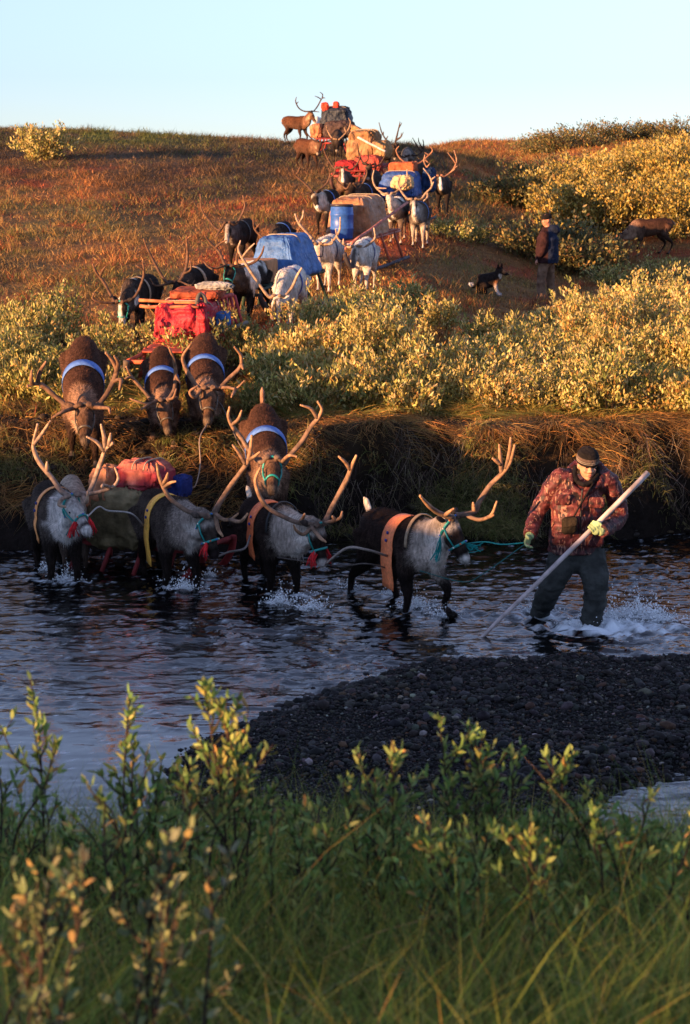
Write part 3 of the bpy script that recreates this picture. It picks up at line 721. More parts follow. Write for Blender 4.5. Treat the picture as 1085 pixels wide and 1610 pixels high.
# ------------------------------------------------------------------ reindeer
DK = (.028, .017, .013); BR = (.085, .038, .020); PALE = (.42, .34, .27); WH = (.62, .58, .52); GR = (.16, .125, .105); BLK = (.012, .009, .008)
PAL = {
 'dark':  dict(body=(.024, .014, .011), back=(.017, .010, .008), belly=(.035, .023, .018), neck=(.50, .41, .34), mane=(.70, .62, .54), head=(.03, .02, .016), muz=BLK, nose=(.62, .56, .5), leg=(.012, .008, .007), sock=(.03, .02, .017), rump=(.05, .035, .028), tail=(.6, .5, .4)),
 'grey':  dict(body=(.060, .044, .035), back=(.036, .025, .02), belly=(.08, .06, .05), neck=(.30, .24, .20), mane=(.60, .53, .46), head=(.06, .045, .036), muz=BLK, nose=(.03, .02, .02), leg=(.016, .011, .009), sock=(.04, .03, .025), rump=(.09, .07, .06), tail=(.55, .48, .4)),
 'brown': dict(body=(.060, .028, .018), back=(.045, .021, .014), belly=(.07, .04, .028), neck=(.20, .115, .075), mane=(.26, .18, .13), head=(.09, .048, .030), muz=(.045, .027, .02), nose=(.10, .07, .05), leg=(.03, .016, .011), sock=(.12, .09, .07), rump=(.07, .033, .02), tail=(.3, .16, .10)),
 'red':   dict(body=(.085, .034, .017), back=(.07, .027, .013), belly=(.08, .04, .026), neck=(.15, .075, .045), mane=(.30, .19, .12), head=(.10, .05, .03), muz=(.05, .03, .02), nose=(.3, .22, .16), leg=(.04, .02, .014), sock=(.06, .04, .03), rump=(.11, .05, .03), tail=(.4, .25, .16)),
 'white': dict(body=(.60, .56, .52), back=(.62, .58, .54), belly=(.55, .50, .46), neck=(.55, .50, .45), mane=(.6, .56, .5), head=(.50, .43, .38), muz=(.45, .36, .30), nose=(.30, .2, .16), leg=(.50, .42, .36), sock=(.6, .52, .46), rump=(.62, .58, .54), tail=(.65, .6, .55)),
 'black': dict(body=(.020, .014, .012), back=(.016, .011, .010), belly=(.03, .022, .018), neck=(.05, .035, .028), mane=(.12, .09, .07), head=(.018, .012, .010), muz=BLK, nose=(.3, .25, .2), leg=(.016, .011, .01), sock=(.10, .07, .05), rump=(.03, .02, .015), tail=(.4, .3, .22)),
}
ST = np.array([  # body stations: t, half width, top, bottom
 (-.24, .045, -.12, -.22), (-.17, .125, -.045, -.34), (0, .168, .0, -.41), (.20, .188, .005, -.44), (.42, .200, -.005, -.475),
 (.62, .192, .005, -.485), (.80, .158, .035, -.475), (.93, .12, -.03, -.43), (1.01, .055, -.15, -.35)])
def nrm(v): 
    v = np.asarray(v, float); return v / (np.linalg.norm(v) + 1e-9)
CAMP = np.array([0, 0, CAMZ])
def onsphere(c, r, u, v, sgn=-1):
    d = nrm(raydir(u, v)); oc = CAMP - c; b = oc @ d; cc = oc @ oc - r * r; q = b * b - cc
    return CAMP + d * (-b + (sgn * math.sqrt(q) if q > 0 else 0))
class Deer: pass
def deer(label, u, Y, hd, poll, muz, aL, aR, pal='dark', s=1.0, vox=.018, gait=(.08, -.10, -.06, .10), lift=None, group='harnessed reindeer of the caravan',
         near=False, patch=0, pcol=WH, blaze=None, tailup=False, fur=0, aback=.14, dv=0.0, acol=(.17, .09, .055), atip=None, sink=0.0, psgn=-1, msgn=-1, straps=(), halter=None, arad=1.0, wv=None, name='reindeer'):
    P_ = PAL[pal] if isinstance(pal, str) else pal
    h = np.array([math.cos(R(hd)), math.sin(R(hd)), 0]); l = np.array([-h[1], h[0], 0])
    z0 = 2.0
    for _ in range(4):
        x = xat(u, Y, z0 + .8 * s); z0 = gz(x, Y)
    Wg = np.array([x, Y, max(z0, -.16)])
    Hg = Wg - h * .80 * s; Hg[2] = max(gz(Hg[0], Hg[1]), -.16)
    Wt = Wg + [0, 0, 1.0 * s - sink]; Ht = Hg + [0, 0, 1.0 * s - sink]
    if wv is not None: Wt[2] = pix(u, wv[0], Y)[2]; Ht[2] = Wt[2] + wv[1]
    b = nrm(Wt - Ht); n = nrm(np.cross(b, l))
    Wt = Ht + b * .8 * s
    def P(t, yy, zz): return Ht + (b * t + l * yy + n * zz) * s
    D = Deer(); D.P = P; D.s = s; D.b = b; D.l = l; D.n = n; D.h = h
    mb = MB(); bones = []
    ang = np.arange(16) / 16 * 2 * np.pi
    rg = []
    for t, wd, tp, bt in ST:
        cz, hh = (tp + bt) / 2, (tp - bt) / 2
        rg.append([P(t, wd * math.sin(a), cz + hh * math.cos(a)) for a in ang])
    mb.rings(rg)
    bones.append((P(-.15, 0, -.26), P(.9, 0, -.26), .25, .25, 'body'))
    # legs
    for fi, (t, sd) in enumerate(((.80, 1), (.80, -1), (0, 1), (0, -1))):
        off = gait[fi]; lf = (lift or {}).get(fi, 0)
        top = P(t - .02, sd * .105, -.22 if t else -.20)
        foot = top + h * (off + .02) * s; g = max(gz(foot[0], foot[1]), -.16)
        foot[2] = min(g + .02, top[2] - .45 * s) + lf * s; 
        foot = foot + l * sd * .015 * s
        if t:
            off3 = [(.05, -.02), (.37, -.05), (.62, .015 + .35 * lf), (.87, -.02 - .25 * lf), (1.0, .015)]
            rr = [.115, .075, .040, .025, .036]
        else:
            off3 = [(.0, -.02), (.34, .10), (.62, -.115 + .1 * lf), (.88, -.05 - .15 * lf), (1.0, .015)]
            rr = [.15, .098, .038, .025, .036]
        pts = [top * (1 - q) + foot * q + h * o * s for q, o in off3]
        mb.tube(cr(pts, 4), np.interp(np.linspace(0, 4, 17), range(5), rr) * s, 10, up=tuple(h), flat=.9)
        # hoof: two splayed toes
        for e in (-1, 1):
            mb.ell(foot + h * .035 * s + l * e * .02 * s + np.array([0, 0, .012 * s]), h * .055 * s, l * .024 * s, np.array([0, 0, .028 * s]), 8, 6)
        for k in range(4): bones.append((pts[k], pts[k + 1], rr[k] * s, rr[k + 1] * s, 'leg%d' % k))
    # neck
    NB = P(.86, 0, -.17); pl = onsphere(NB, .56 * s, poll[0], poll[1], psgn)
    mz = onsphere(pl, .37 * s, muz[0], muz[1], msgn)
    nd = nrm(pl - NB); 
    side = nrm(nrm(np.cross([0, 0, 1], nd)) * .6 + l); side = nrm(side - (side @ nd) * nd); dn = -nrm(np.cross(nd, side))
    dn = dn if dn[2] < 0 else -dn
    npts = [P(.66, 0, -.20), NB, NB * .5 + pl * .5 + dn * .015 * s, pl - nd * .03 * s]
    q = cr(npts, 4); T = np.gradient(q, axis=0); rg = []
    ww = np.interp(np.linspace(0, 3, len(q)), range(4), [.155, .12, .086, .070]) * s; hh = np.interp(np.linspace(0, 3, len(q)), range(4), [.225, .185, .135, .10]) * s
    for k in range(len(q)):
        t_ = nrm(T[k]); a = nrm(side - (side @ t_) * t_); bb = np.cross(t_, a)
        rg.append([q[k] + a * ww[k] * math.cos(c_) + bb * hh[k] * math.sin(c_) for c_ in ang])
    mb.rings(rg)
    bones.append((NB, pl, .14 * s, .1 * s, 'neck'))
    mtop = NB * .55 + pl * .45
    # head frame
    ax = nrm(mz - pl); hs = nrm(np.cross([0, 0, 1], ax) + .3 * l); hs = nrm(hs - (hs @ ax) * ax); hn = np.cross(ax, hs)
    HS = [(-.07, .04, .05, 0), (-.03, .070, .080, 0), (.05, .080, .095, -.004), (.12, .076, .098, -.010), (.19, .060, .082, -.016), (.26, .050, .064, -.020), (.32, .052, .058, -.020), (.36, .046, .050, -.020), (.385, .026, .03, -.022)]
    rg = [[pl + (ax * t + hn * o + hs * wd * math.cos(c_) + hn * hh_ * math.sin(c_)) * s for c_ in ang] for t, wd, hh_, o in HS]
    mb.rings(rg)
    mb.ell(pl + (ax * .31 - hn * .055) * s, ax * .05 * s, hs * .035 * s, hn * .03 * s, 8, 6)           # lower lip / chin
    for e in (-1, 1): mb.ell(pl + (ax * .10 + hs * e * .060 + hn * .035) * s, ax * .035 * s, hs * .024 * s, hn * .022 * s, 8, 6)   # brow
    for e in (-1, 1): mb.ell(pl + (hs * e * .045 + hn * .075 - ax * .01) * s, ax * .026 * s, hs * .024 * s, hn * .045 * s, 8, 6)   # pedicle
    bones.append((pl, pl + ax * .24 * s, .08 * s, .065 * s, 'head')); bones.append((pl + ax * .27 * s, pl + ax * .35 * s, .05 * s, .05 * s, 'muz'))
    # mane hanging under the neck
    m0 = NB * .75 + pl * .25 + dn * .12 * s; mrad = .10
    down = nrm(dn * .7 + np.array([0, 0, -.7]))
    m1 = NB * .45 + pl * .55 + dn * .12 * s; mb.tube(cr([P(.9, 0, -.30), m0 + down * .06 * s, m1 + down * .04 * s, pl + dn * .05 * s], 4), np.interp(np.linspace(0, 3, 13), range(4), [.09, .10, .085, .05]) * s, 10)
    bones.append((P(.9, 0, -.34), m0 + down * .12 * s, .07 * s, .07 * s, 'mane')); bones.append((m0 + down * .12 * s, m1 + down * .08 * s, .07 * s, .06 * s, 'mane'))
    V, Fc = remesh(mb, vox * s, 3)
    # ---- colour from the nearest bone
    best = np.full(len(V), 1e9); col = np.zeros((len(V), 3)); tg = np.zeros(len(V), int); wsum = np.zeros(len(V)); 
    nzz = fbm(V[:, 0] * 14, V[:, 1] * 14, V[:, 2] * 14, 2)
    acc = np.zeros((len(V), 3)); dirs = np.zeros((len(V), 3))
    loc = (V - Ht) / s; bt_ = loc @ b; bl_ = loc @ l; bn_ = loc @ n
    for (p0, p1, r0, r1, tgn) in bones:
        e = p1 - p0; t = np.clip(((V - p0) @ e) / (e @ e), 0, 1); d = np.linalg.norm(V - p0 - t[:, None] * e, axis=1) / (r0 + (r1 - r0) * t) 
        if tgn == 'body':
            up = sst(-.42, -.12, bn_ + .05 * nzz)[:, None]; c_ = np.array(P_['belly']) * (1 - up) + np.array(P_['body']) * up
            up = sst(-.12, -.02, bn_ + .04 * nzz)[:, None]; c_ = c_ * (1 - up) + np.array(P_['back']) * up
            ru = sst(.02, -.16, bt_ + .06 * nzz)[:, None]; c_ = c_ * (1 - ru) + np.array(P_['rump']) * ru
            ch = sst(.78, .94, bt_ + .05 * nzz)[:, None]; c_ = c_ * (1 - ch) + np.array(P_['neck']) * ch
            dv_ = -b * .8 - n * .5
        elif tgn == 'neck':
            k = sst(.35, 1.0, t)[:, None]; c_ = np.array(P_['neck']) * (1 - k * .5) + np.array(P_['head']) * k * .5; dv_ = -nd + dn * .4
            rel = V - p0 - t[:, None] * e; un = sst(0, .09 * s, rel @ dn)[:, None]; c_ = c_ * (1 - un) + np.array(P_['mane']) * un
        elif tgn == 'mane': c_ = np.array(P_['mane']) + 0 * V; dv_ = np.array([0, 0, -1.0]); d = d * 1.0
        elif tgn == 'head': c_ = np.array(P_['head']) + 0 * V; dv_ = -ax
        elif tgn == 'muz':
            k = sst(.35, .9, t + .2 * nzz)[:, None]; c_ = np.array(P_['muz']) * (1 - k) + np.array(P_['nose']) * k; dv_ = -ax
        else:
            k = int(tgn[3]); c_ = np.array(P_['leg'] if k < 3 else P_['sock']) + 0 * V; dv_ = -nrm(p0 - p1) if False else nrm(p1 - p0)
            if k == 0:
                kk = sst(.2, .9, t)[:, None]; c_ = np.array(P_['body']) * (1 - kk) + c_ * kk; d = d * 1.15
            if k == 3: 
                kk = sst(.72, .85, t)[:, None]; c_ = c_ * (1 - kk) + np.array([.015, .012, .01]) * kk
        wgt = np.exp(-(d * 4.2) ** 1.5)[:, None] + 1e-12
        acc += wgt * c_; wsum += wgt[:, 0]; dirs += wgt * dv_
    col = acc / wsum[:, None]; dirs = norm(dirs)
    if patch:
        pn = fbm(bt_ * 3.2 + patch * 7, bl_ * 3.2 + patch, bn_ * 3.2, 2); k = (sst(.02, .16, pn) * (bt_ < .95) * (bn_ > -.5))[:, None]
        col = col * (1 - k) + np.array(pcol) * k
    if blaze is not None:
        rel = (V - pl) / s; a_ = rel @ ax; sd_ = np.abs(rel @ hs); up_ = rel @ hn
        k = (sst(.040, .020, sd_ + .01 * nzz - .02 * sst(.1, .3, a_)) * sst(.0, .06, a_) * sst(-.02, .03, up_) * (np.linalg.norm(rel, axis=1) < .45))[:, None]
        k2 = (sst(.16, .26, a_) * (sd_ < .12) * (np.abs(up_) < .12) * (np.linalg.norm(rel, axis=1) < .45))[:, None] * (blaze[3] if len(blaze) > 3 else 0)
        k = np.maximum(k, k2)
        col = col * (1 - k) + np.array(blaze[:3]) * k
    lg = fbm(V[:, 0] * 4.5, V[:, 1] * 4.5, V[:, 2] * 7, 3); col = np.clip(col * (1 + .15 * nzz[:, None] + .45 * lg[:, None]), 0, 1)
    # ---- fur strands on the near animals, part of the same coat mesh
    nV = len(V)
    if fur:
        Fq = [f for f in Fc if f.shape[1] == 4][0]
        a_, b_, c__, d_ = V[Fq[:, 0]], V[Fq[:, 1]], V[Fq[:, 2]], V[Fq[:, 3]]
        cr_ = np.cross(c__ - a_, d_ - b_); ar = np.linalg.norm(cr_, axis=1); nn = norm(cr_)
        wl = np.where(ar > 0, ar, 0); k = rng.choice(len(Fq), fur, p=wl / wl.sum()); uu, vv = rng.uniform(0, 1, (2, fur, 1))
        p = (a_[k] * (1 - uu) + b_[k] * uu) * (1 - vv) + (d_[k] * (1 - uu) + c__[k] * uu) * vv
        dd = dirs[Fq[k, 0]]; nk = nn[k]; dd = norm(dd - (dd * nk).sum(1, keepdims=True) * nk + nk * .36 + rng.normal(0, .16, (fur, 3)))
        ismane = np.linalg.norm(col[Fq[k, 0]] - np.array(P_['mane']), axis=1) < .12
        relh = np.linalg.norm(p - pl, axis=1) / s
        hf = 1.0 if fur > 15000 else .5
        Ln = hf * np.where(ismane, .08, .032) * np.where(relh < .38, .45, 1) * s * rng.uniform(.6, 1.3, fur)
        sdv = norm(np.cross(dd, nk)) * ((.0022 if fur > 15000 else .0035) * s)
        tri = np.stack([p - sdv - nk * .002, p + sdv - nk * .002, p + dd * Ln[:, None]], 1).reshape(-1, 3)
        br = col[Fq[k, 0]].mean(1, keepdims=True); jt = rng.uniform(-1, 1, (fur, 1)); jt = np.where(br > .22, 1 + .16 * jt, 1.3 + .8 * jt); tc_ = np.repeat(col[Fq[k, 0]] * jt, 3, 0)
        V = np.vstack([V, tri]); col = np.vstack([col, np.clip(tc_, 0, 1)])
        Fc = [np.vstack([f for f in Fc if f.shape[1] == 3] + [np.arange(fur * 3).reshape(-1, 3) + nV])] + [Fq]
    root = empty(name, tuple((Wg + Hg) / 2), label, 'reindeer', group)
    npmesh('body', V, Fc, M['fur'], col, root)
    D.root = root; D.pl = pl; D.mz = mz; D.ax = ax; D.hs = hs; D.hn = hn; D.NB = NB; D.dn = dn
    # ears, eyes, tail
    for e in (-1, 1):
        o = pl + (hs * e * .070 + hn * .035 - ax * .025) * s; d = nrm(hs * e * 1.0 - ax * .45 + hn * .12)
        mb = MB(); mb.tube(cr([o, o + d * .05 * s, o + d * .09 * s, o + d * .125 * s], 3), np.interp(np.linspace(0, 3, 10), range(4), [.016, .032, .027, .004]) * s, 8, np.array(P_['head']) * 1.3 + .01, flat=.45, up=tuple(hn))
        mb.build('ear', M['fur'], root)
        mb = MB(); mb.ell(pl + (ax * .118 + hs * e * .071 + hn * .022) * s, ax * .014 * s, hs * .010 * s, hn * .011 * s, 8, 6); mb.build('eye', M['eye'], root)
    mb = MB()
    t0 = P(-.20, 0, -.10); d = nrm(-b * .5 + n * 1.0) if tailup else nrm(-b * .5 - n * .9)
    tl = .17 if tailup else .13
    mb.tube(cr([t0, t0 + d * tl * .4 * s, t0 + d * tl * .8 * s - b * .02 * s, t0 + d * tl * s - b * .05 * s], 3), np.interp(np.linspace(0, 3, 10), range(4), [.03, .042, .040, .008]) * s, 8, P_['tail'], up=tuple(l), flat=.6)
    mb.build('tail', M['fur'], root)
    # antlers
    for side_i, A in (('L', aL), ('R', aR)):
        if not A: continue
        cand = [pl + (hs * e * .045 + hn * .105 - ax * .01) * s for e in (-1, 1)]
        cand.sort(key=lambda q: proj(q)[0]); p0 = cand[0] if side_i == 'L' else cand[1]
        if 'flip' in A: p0 = cand[1] if side_i == 'L' else cand[0]
        mb = MB(); beam = A['b']; back = A.get('back', aback); nb_ = len(beam)
        pts = [p0]; tot = 0; pp = [proj(p0)] + [q[:2] for q in beam]
        cum = np.cumsum([0] + [math.hypot(pp[k + 1][0] - pp[k][0], pp[k + 1][1] - pp[k][1]) for k in range(nb_)]); cum = cum / cum[-1]
        for k, q in enumerate(beam):
            dy = q[2] if len(q) > 2 else back * math.sin(math.pi * min(1, cum[k + 1] * .9)) + .0
            pts.append(np.array(pix(q[0], q[1], p0[1] + dy * s)))
        c1 = cr(pts, 6); tt = np.linspace(0, 1, len(c1))
        r0 = .0235 * s * arad
        rad = r0 * (1.15 - .22 * tt - .45 * tt ** 5) * (1 + .10 * vn(tt * 9, tt * 0 + p0[0] * 7))
        tipc = np.array(atip if atip is not None else np.array(acol) * 1.6); cols = np.array(acol)[None] * (1 - tt[:, None] ** 2) + tipc[None] * tt[:, None] ** 2
        mb.tube(c1, rad, 8, cols, flat=.85)
        mb.ell(c1[0], hs * .034 * s, ax * .034 * s, hn * .02 * s, 8, 6, acol)
        mb.ell(c1[-1], np.array([1, 0, 0]) * rad[-1] * 1.05, np.array([0, 1, 0]) * rad[-1] * 1.05, np.array([0, 0, 1]) * rad[-1] * 1.3, 8, 6, tipc)
        allpts = c1
        for tn in A.get('t', []):
            uv = np.array([proj(q) for q in allpts]); j = int(np.argmin(np.hypot(uv[:, 0] - tn[0][0], uv[:, 1] - tn[0][1])))
            q0 = allpts[j]; ps = [q0]; m_ = len(tn)
            start = 1
            for k in range(start, m_):
                dy = tn[k][2] if len(tn[k]) > 2 else -.05 * k
                ps.append(np.array(pix(tn[k][0], tn[k][1], q0[1] + dy * s)))
            c2 = cr(ps, 4); t2 = np.linspace(0, 1, len(c2)); rd = r0 * (.92 - .26 * t2 - .28 * t2 ** 4)
            mb.tube(c2, rd, 7, np.array(acol)[None] * (1 - t2[:, None]) + tipc[None] * t2[:, None], flat=.85)
            mb.ell(c2[-1], np.array([1, 0, 0]) * rd[-1] * 1.05, np.array([0, 1, 0]) * rd[-1] * 1.05, np.array([0, 0, 1]) * rd[-1] * 1.2, 7, 5, tipc)
            allpts = np.vstack([allpts, c2[1:]])
        mb.build('antler', M['antler'], root)
    for sp in straps: strap(D, **sp)
    if halter: mk_halter(D, **halter)
    return D
def body_at(t):
    return [float(np.interp(t, ST[:, 0], ST[:, k])) for k in (1, 2, 3)]
def strap(D, t=.62, w=.05, col=(.10, .22, .55), a0=-140, a1=140, hang=0, side=-1, lean=0.0, nm='girth_strap', out=.012, flare=0.0):
    """band over the back from angle a0 to a1 (0 is the spine); hang = length of the loose end on one side"""
    P = D.P; L_, R_ = [], []
    for a in np.linspace(a0, a1, 33):
        ww, tp, bt = body_at(t); cz, hh = (tp + bt) / 2, (tp - bt) / 2; ra = R(a)
        for arr, e in ((L_, -1), (R_, 1)):
            tt = t + e * w / 2 + lean * (abs(a) / 90)
            w2, tp2, bt2 = body_at(tt); cz2, hh2 = (tp2 + bt2) / 2, (tp2 - bt2) / 2
            arr.append(P(tt, (w2 + out) * math.sin(ra), cz2 + (hh2 + out) * math.cos(ra)))
    if hang:
        k = -1 if side > 0 else 0
        seq = []
        for q in np.linspace(0, 1, 7)[1:]:
            f = 1 + flare * q
            mid = (L_[k] + R_[k]) / 2; half = (R_[k] - L_[k]) / 2
            dnv = np.array([0, 0, -hang * q * D.s]) + D.l * side * .015 * math.sin(q * 5) * D.s + D.h * .01 * math.sin(q * 4)
            seq.append((mid - half * f + dnv, mid + half * f + dnv + np.array([0, 0, -.02 * q])))
        for a_, b_ in seq:
            if k == -1: L_.append(a_); R_.append(b_)
            else: L_.insert(0, a_); R_.insert(0, b_)
    mb = MB(); mb.strip(L_, R_, col); o = mb.build(nm, M['band'], D.root, True, .006)
    if hang:
        for q in (9, 12):
            c = (L_[q] + R_[q]) / 2 + D.l * side * .012; mk = MB(); mk.ell(c, D.h * .016 * D.s, np.array([0, 0, .016 * D.s]), D.l * .010 * D.s, 10, 6, (.02, .04, .25)); mk.build('bead', M['hard'], D.root)
    return o
def mk_halter(D, col=(.02, .28, .25), bead=((.7, .12, .03), (.75, .7, .6), (.05, .1, .5)), tassel=None, beads=True):
    s = D.s; mb = MB(); ang = np.linspace(0, 2 * np.pi, 17)
    def ring(t, w_, h_, o=0, tilt=0): return [D.pl + (D.ax * (t + tilt * math.sin(a)) + D.hn * o + D.hs * w_ * math.cos(a) + D.hn * h_ * math.sin(a)) * s for a in ang]
    r1 = ring(.215, .064, .085, -.016); r2 = ring(.03, .088, .105, 0, -.05)
    for r_ in (r1, r2): mb.tube(r_, .0085 * s, 6, col, flat=1.4)
    for e in (0, 8): mb.tube([r1[e], (r1[e] + r2[e]) / 2 + D.hs * (.012 if e == 0 else -.012) * s, r2[e]], .008 * s, 6, col)
    if beads:
        for k, q in enumerate(list(r1[::2]) + list(r2[::2])):
            c = bead[k % len(bead)]; mb.ell(q + nrm(q - D.pl - D.ax * ((q - D.pl) @ D.ax)) * .008 * s, D.hs * .009 * s, D.ax * .009 * s, D.hn * .009 * s, 6, 4, c)
    mb.build('halter', M['hard'], D.root)
    if tassel:
        for e in tassel:
            mt = MB(); o = D.pl + (D.ax * .235 + D.hs * e * .07 + D.hn * .0) * s
            for k in range(16):
                d = np.array([rng.normal(0, .18), rng.normal(0, .18), -1]); d = nrm(d + D.hs * e * .25)
                q = o + rng.normal(0, .010, 3); Ln = rng.uniform(.09, .14) * s
                mt.tube([q, q + d * Ln * .5 + D.hs * e * .01, q + d * Ln + rng.normal(0, .006, 3)], .0055 * s, 5, (.62, .03, .035) if rng.uniform() < .85 else (.02, .22, .2))
            mt.build('tassel', M['cloth'], D.root)

ORG = (.88, .24, .09); YEL_ = (.92, .48, .08); BLU = (.07, .17, .48); BLU2 = (.09, .19, .52)
def bl(w=.05, c=BLU, t=.60, a=150, lean=0): return dict(t=t, w=w, col=c, a0=-a, a1=a, lean=lean)
V1 = dict(acol=(.13, .085, .062), atip=(.40, .22, .12), arad=1.05)
river = []
# R1 lead
river.append(deer('dark brown lead reindeer with orange band and turquoise halter, led by the herder', 664, 16.15, -63, (703, 822), (737, 884),
  dict(b=[(689, 806, -.06), (674, 795, -.16), (661, 780, -.28)], t=[(( 700, 815), (705, 806, -.1), (713, 800, -.12))]),
  dict(b=[(746, 805, .05), (753, 790, .08), (771, 763, .12), (789, 745, .10), (802, 727, .05), (809, 701, 0)],
       t=[((789, 745), (787, 725), (785, 700)), ((786, 730), (775, 721)), ((797, 735), (801, 712), (803, 689)), ((733, 819), (752, 817), (768, 813), (775, 806), (781, 789)), ((769, 812), (776, 810)), ((745, 806), (744, 791))]),
  'dark', s=.97, vox=.014, gait=(.30, -.10, .26, -.34), lift={0: .17}, tailup=True, fur=42000, blaze=None, **V1,
  straps=[dict(t=.52, w=.19, col=ORG, a0=-98, a1=75, hang=.36, side=-1, lean=.0), dict(t=.80, w=.030, col=(.30, .21, .13), a0=-90, a1=85, lean=.02, nm='neck_strap', out=.03)],
  halter=dict(tassel=None)))
# R2
river.append(deer('reindeer second from the front with a pale neck, orange band and red muzzle tassels', 446, 16.95, -69, (495, 828), (511, 893),
  dict(b=[(470, 822), (447, 813), (425, 801), (412, 787), (404, 768), (402, 752), (409, 736)], t=[((492, 835), (478, 840, -.1), (466, 834, -.16), (462, 826, -.2)), ((497, 836), (504, 846, -.15), (512, 852, -.22)), ((470, 822), (476, 815), (479, 808))]),
  dict(b=[(520, 802), (533, 777), (546, 752), (553, 733), (560, 717)], t=[((550, 738), (543, 727), (533, 718)), ((508, 822), (524, 819, -.1), (535, 814, -.15), (538, 805, -.15)), ((526, 819), (523, 812))]),
  'dark', s=.95, vox=.014, gait=(.05, -.08, -.05, .08), fur=36000, tailup=True, **V1, blaze=None,
  straps=[dict(t=.42, w=.18, col=(.86, .20, .07), a0=-98, a1=75, hang=.25, side=-1), dict(t=.80, w=.03, col=(.02, .02, .02), a0=-90, a1=85, lean=.02, nm='neck_strap', out=.03)],
  halter=dict(tassel=(-1, 1), beads=False)))
# R3
river.append(deer('grey reindeer with a yellow band and red tassels before the river sledge', 284, 17.25, -66, (322, 815), (340, 876),
  dict(b=[(305, 807), (290, 801), (268, 784), (257, 766), (250, 748), (247, 730)], t=[((256, 764), (261, 754), (264, 744)), ((258, 767), (268, 759), (276, 757))]),
  dict(b=[(338, 803), (352, 780), (370, 754), (389, 727), (394, 706), (396, 686)], t=[((386, 730), (375, 711), (366, 700)), ((390, 724), (400, 718), (408, 711)), ((330, 812), (350, 816, -.1), (362, 817, -.15), (374, 808, -.18)), ((362, 817), (378, 820, -.2), (389, 808, -.2)), ((335, 818), (343, 832, -.12), (350, 843, -.2))]),
  'grey', s=.97, vox=.014, gait=(.16, -.14, -.12, .16), fur=42000, tailup=False, **V1,
  straps=[dict(t=.42, w=.14, col=YEL_, a0=-98, a1=70, hang=.38, side=-1)], halter=dict(tassel=(-1,), beads=True)))
# R4
river.append(deer('leftmost river reindeer with a whitish neck and face, orange band and tall upright antlers', 99, 17.55, -72, (110, 793), (140, 836),
  dict(b=[(96, 772), (83, 753), (65, 731), (55, 712), (53, 696), (59, 668)], t=[((55, 700), (67, 681), (79, 662)), ((74, 742), (74, 727)), ((106, 790), (96, 786, -.1), (93, 794, -.15), (103, 797, -.15))]),
  dict(b=[(138, 776), (148, 756), (158, 728), (166, 707), (177, 697)], t=[((165, 709), (164, 688), (159, 668)), ((163, 711), (152, 695), (137, 687)), ((172, 701), (174, 682)), ((132, 779), (158, 773, -.06), (178, 765, -.08), (186, 752, -.06), (181, 736, -.04)), ((128, 784), (136, 790, -.15), (138, 774, -.2)), ((175, 767), (163, 763), (160, 766))]),
  dict(PAL['grey'], neck=(.60, .54, .49), head=(.48, .43, .39), mane=(.72, .67, .61), muz=(.04, .03, .03), nose=(.6, .55, .5)), vox=.014, gait=(.06, -.04, -.08, .06), fur=34000, acol=(.20, .145, .115), atip=(.44, .28, .18), arad=1.05,
  straps=[dict(t=.52, w=.10, col=(.88, .36, .12), a0=-98, a1=75, hang=.22, side=-1)], halter=dict(tassel=(-1, 1))))
# R4b pale deer behind
river.append(deer('pale tan reindeer with raised tail, mostly hidden behind the leftmost river reindeer', 112, 18.9, 100, (95, 800), (85, 830), None, None,
  dict(PAL['white'], body=(.36, .29, .22), back=(.38, .30, .23), rump=(.46, .38, .30), tail=(.55, .42, .3), neck=(.36, .29, .22), head=(.3, .22, .16), leg=(.06, .04, .03), sock=(.05, .04, .03)), s=.86, tailup=True, vox=.022, msgn=1, psgn=1, gait=(0, 0, 0, 0)))
# R5
bank = []
bank.append(deer('brown reindeer with a blue girth stepping down the bank behind the second river reindeer', 424, 18.55, -84, (428, 733), (428, 772),
  dict(b=[(412, 727), (398, 717), (380, 689), (366, 671), (359, 655), (361, 641)], t=[((366, 667), (375, 659), (380, 646))]),
  dict(b=[(447, 728), (455, 717), (474, 695), (489, 671), (501, 656), (506, 643), (500, 632)], t=[((500, 658), (489, 643), (473, 637)), ((440, 730), (455, 716, -.2), (466, 718, -.25))]),
  'brown', vox=.016, fur=20000, tailup=True, wv=(712, .36), gait=(.0, .1, 0, 0), **V1, straps=[bl(.10, BLU2, .42)], halter=dict(beads=False)))
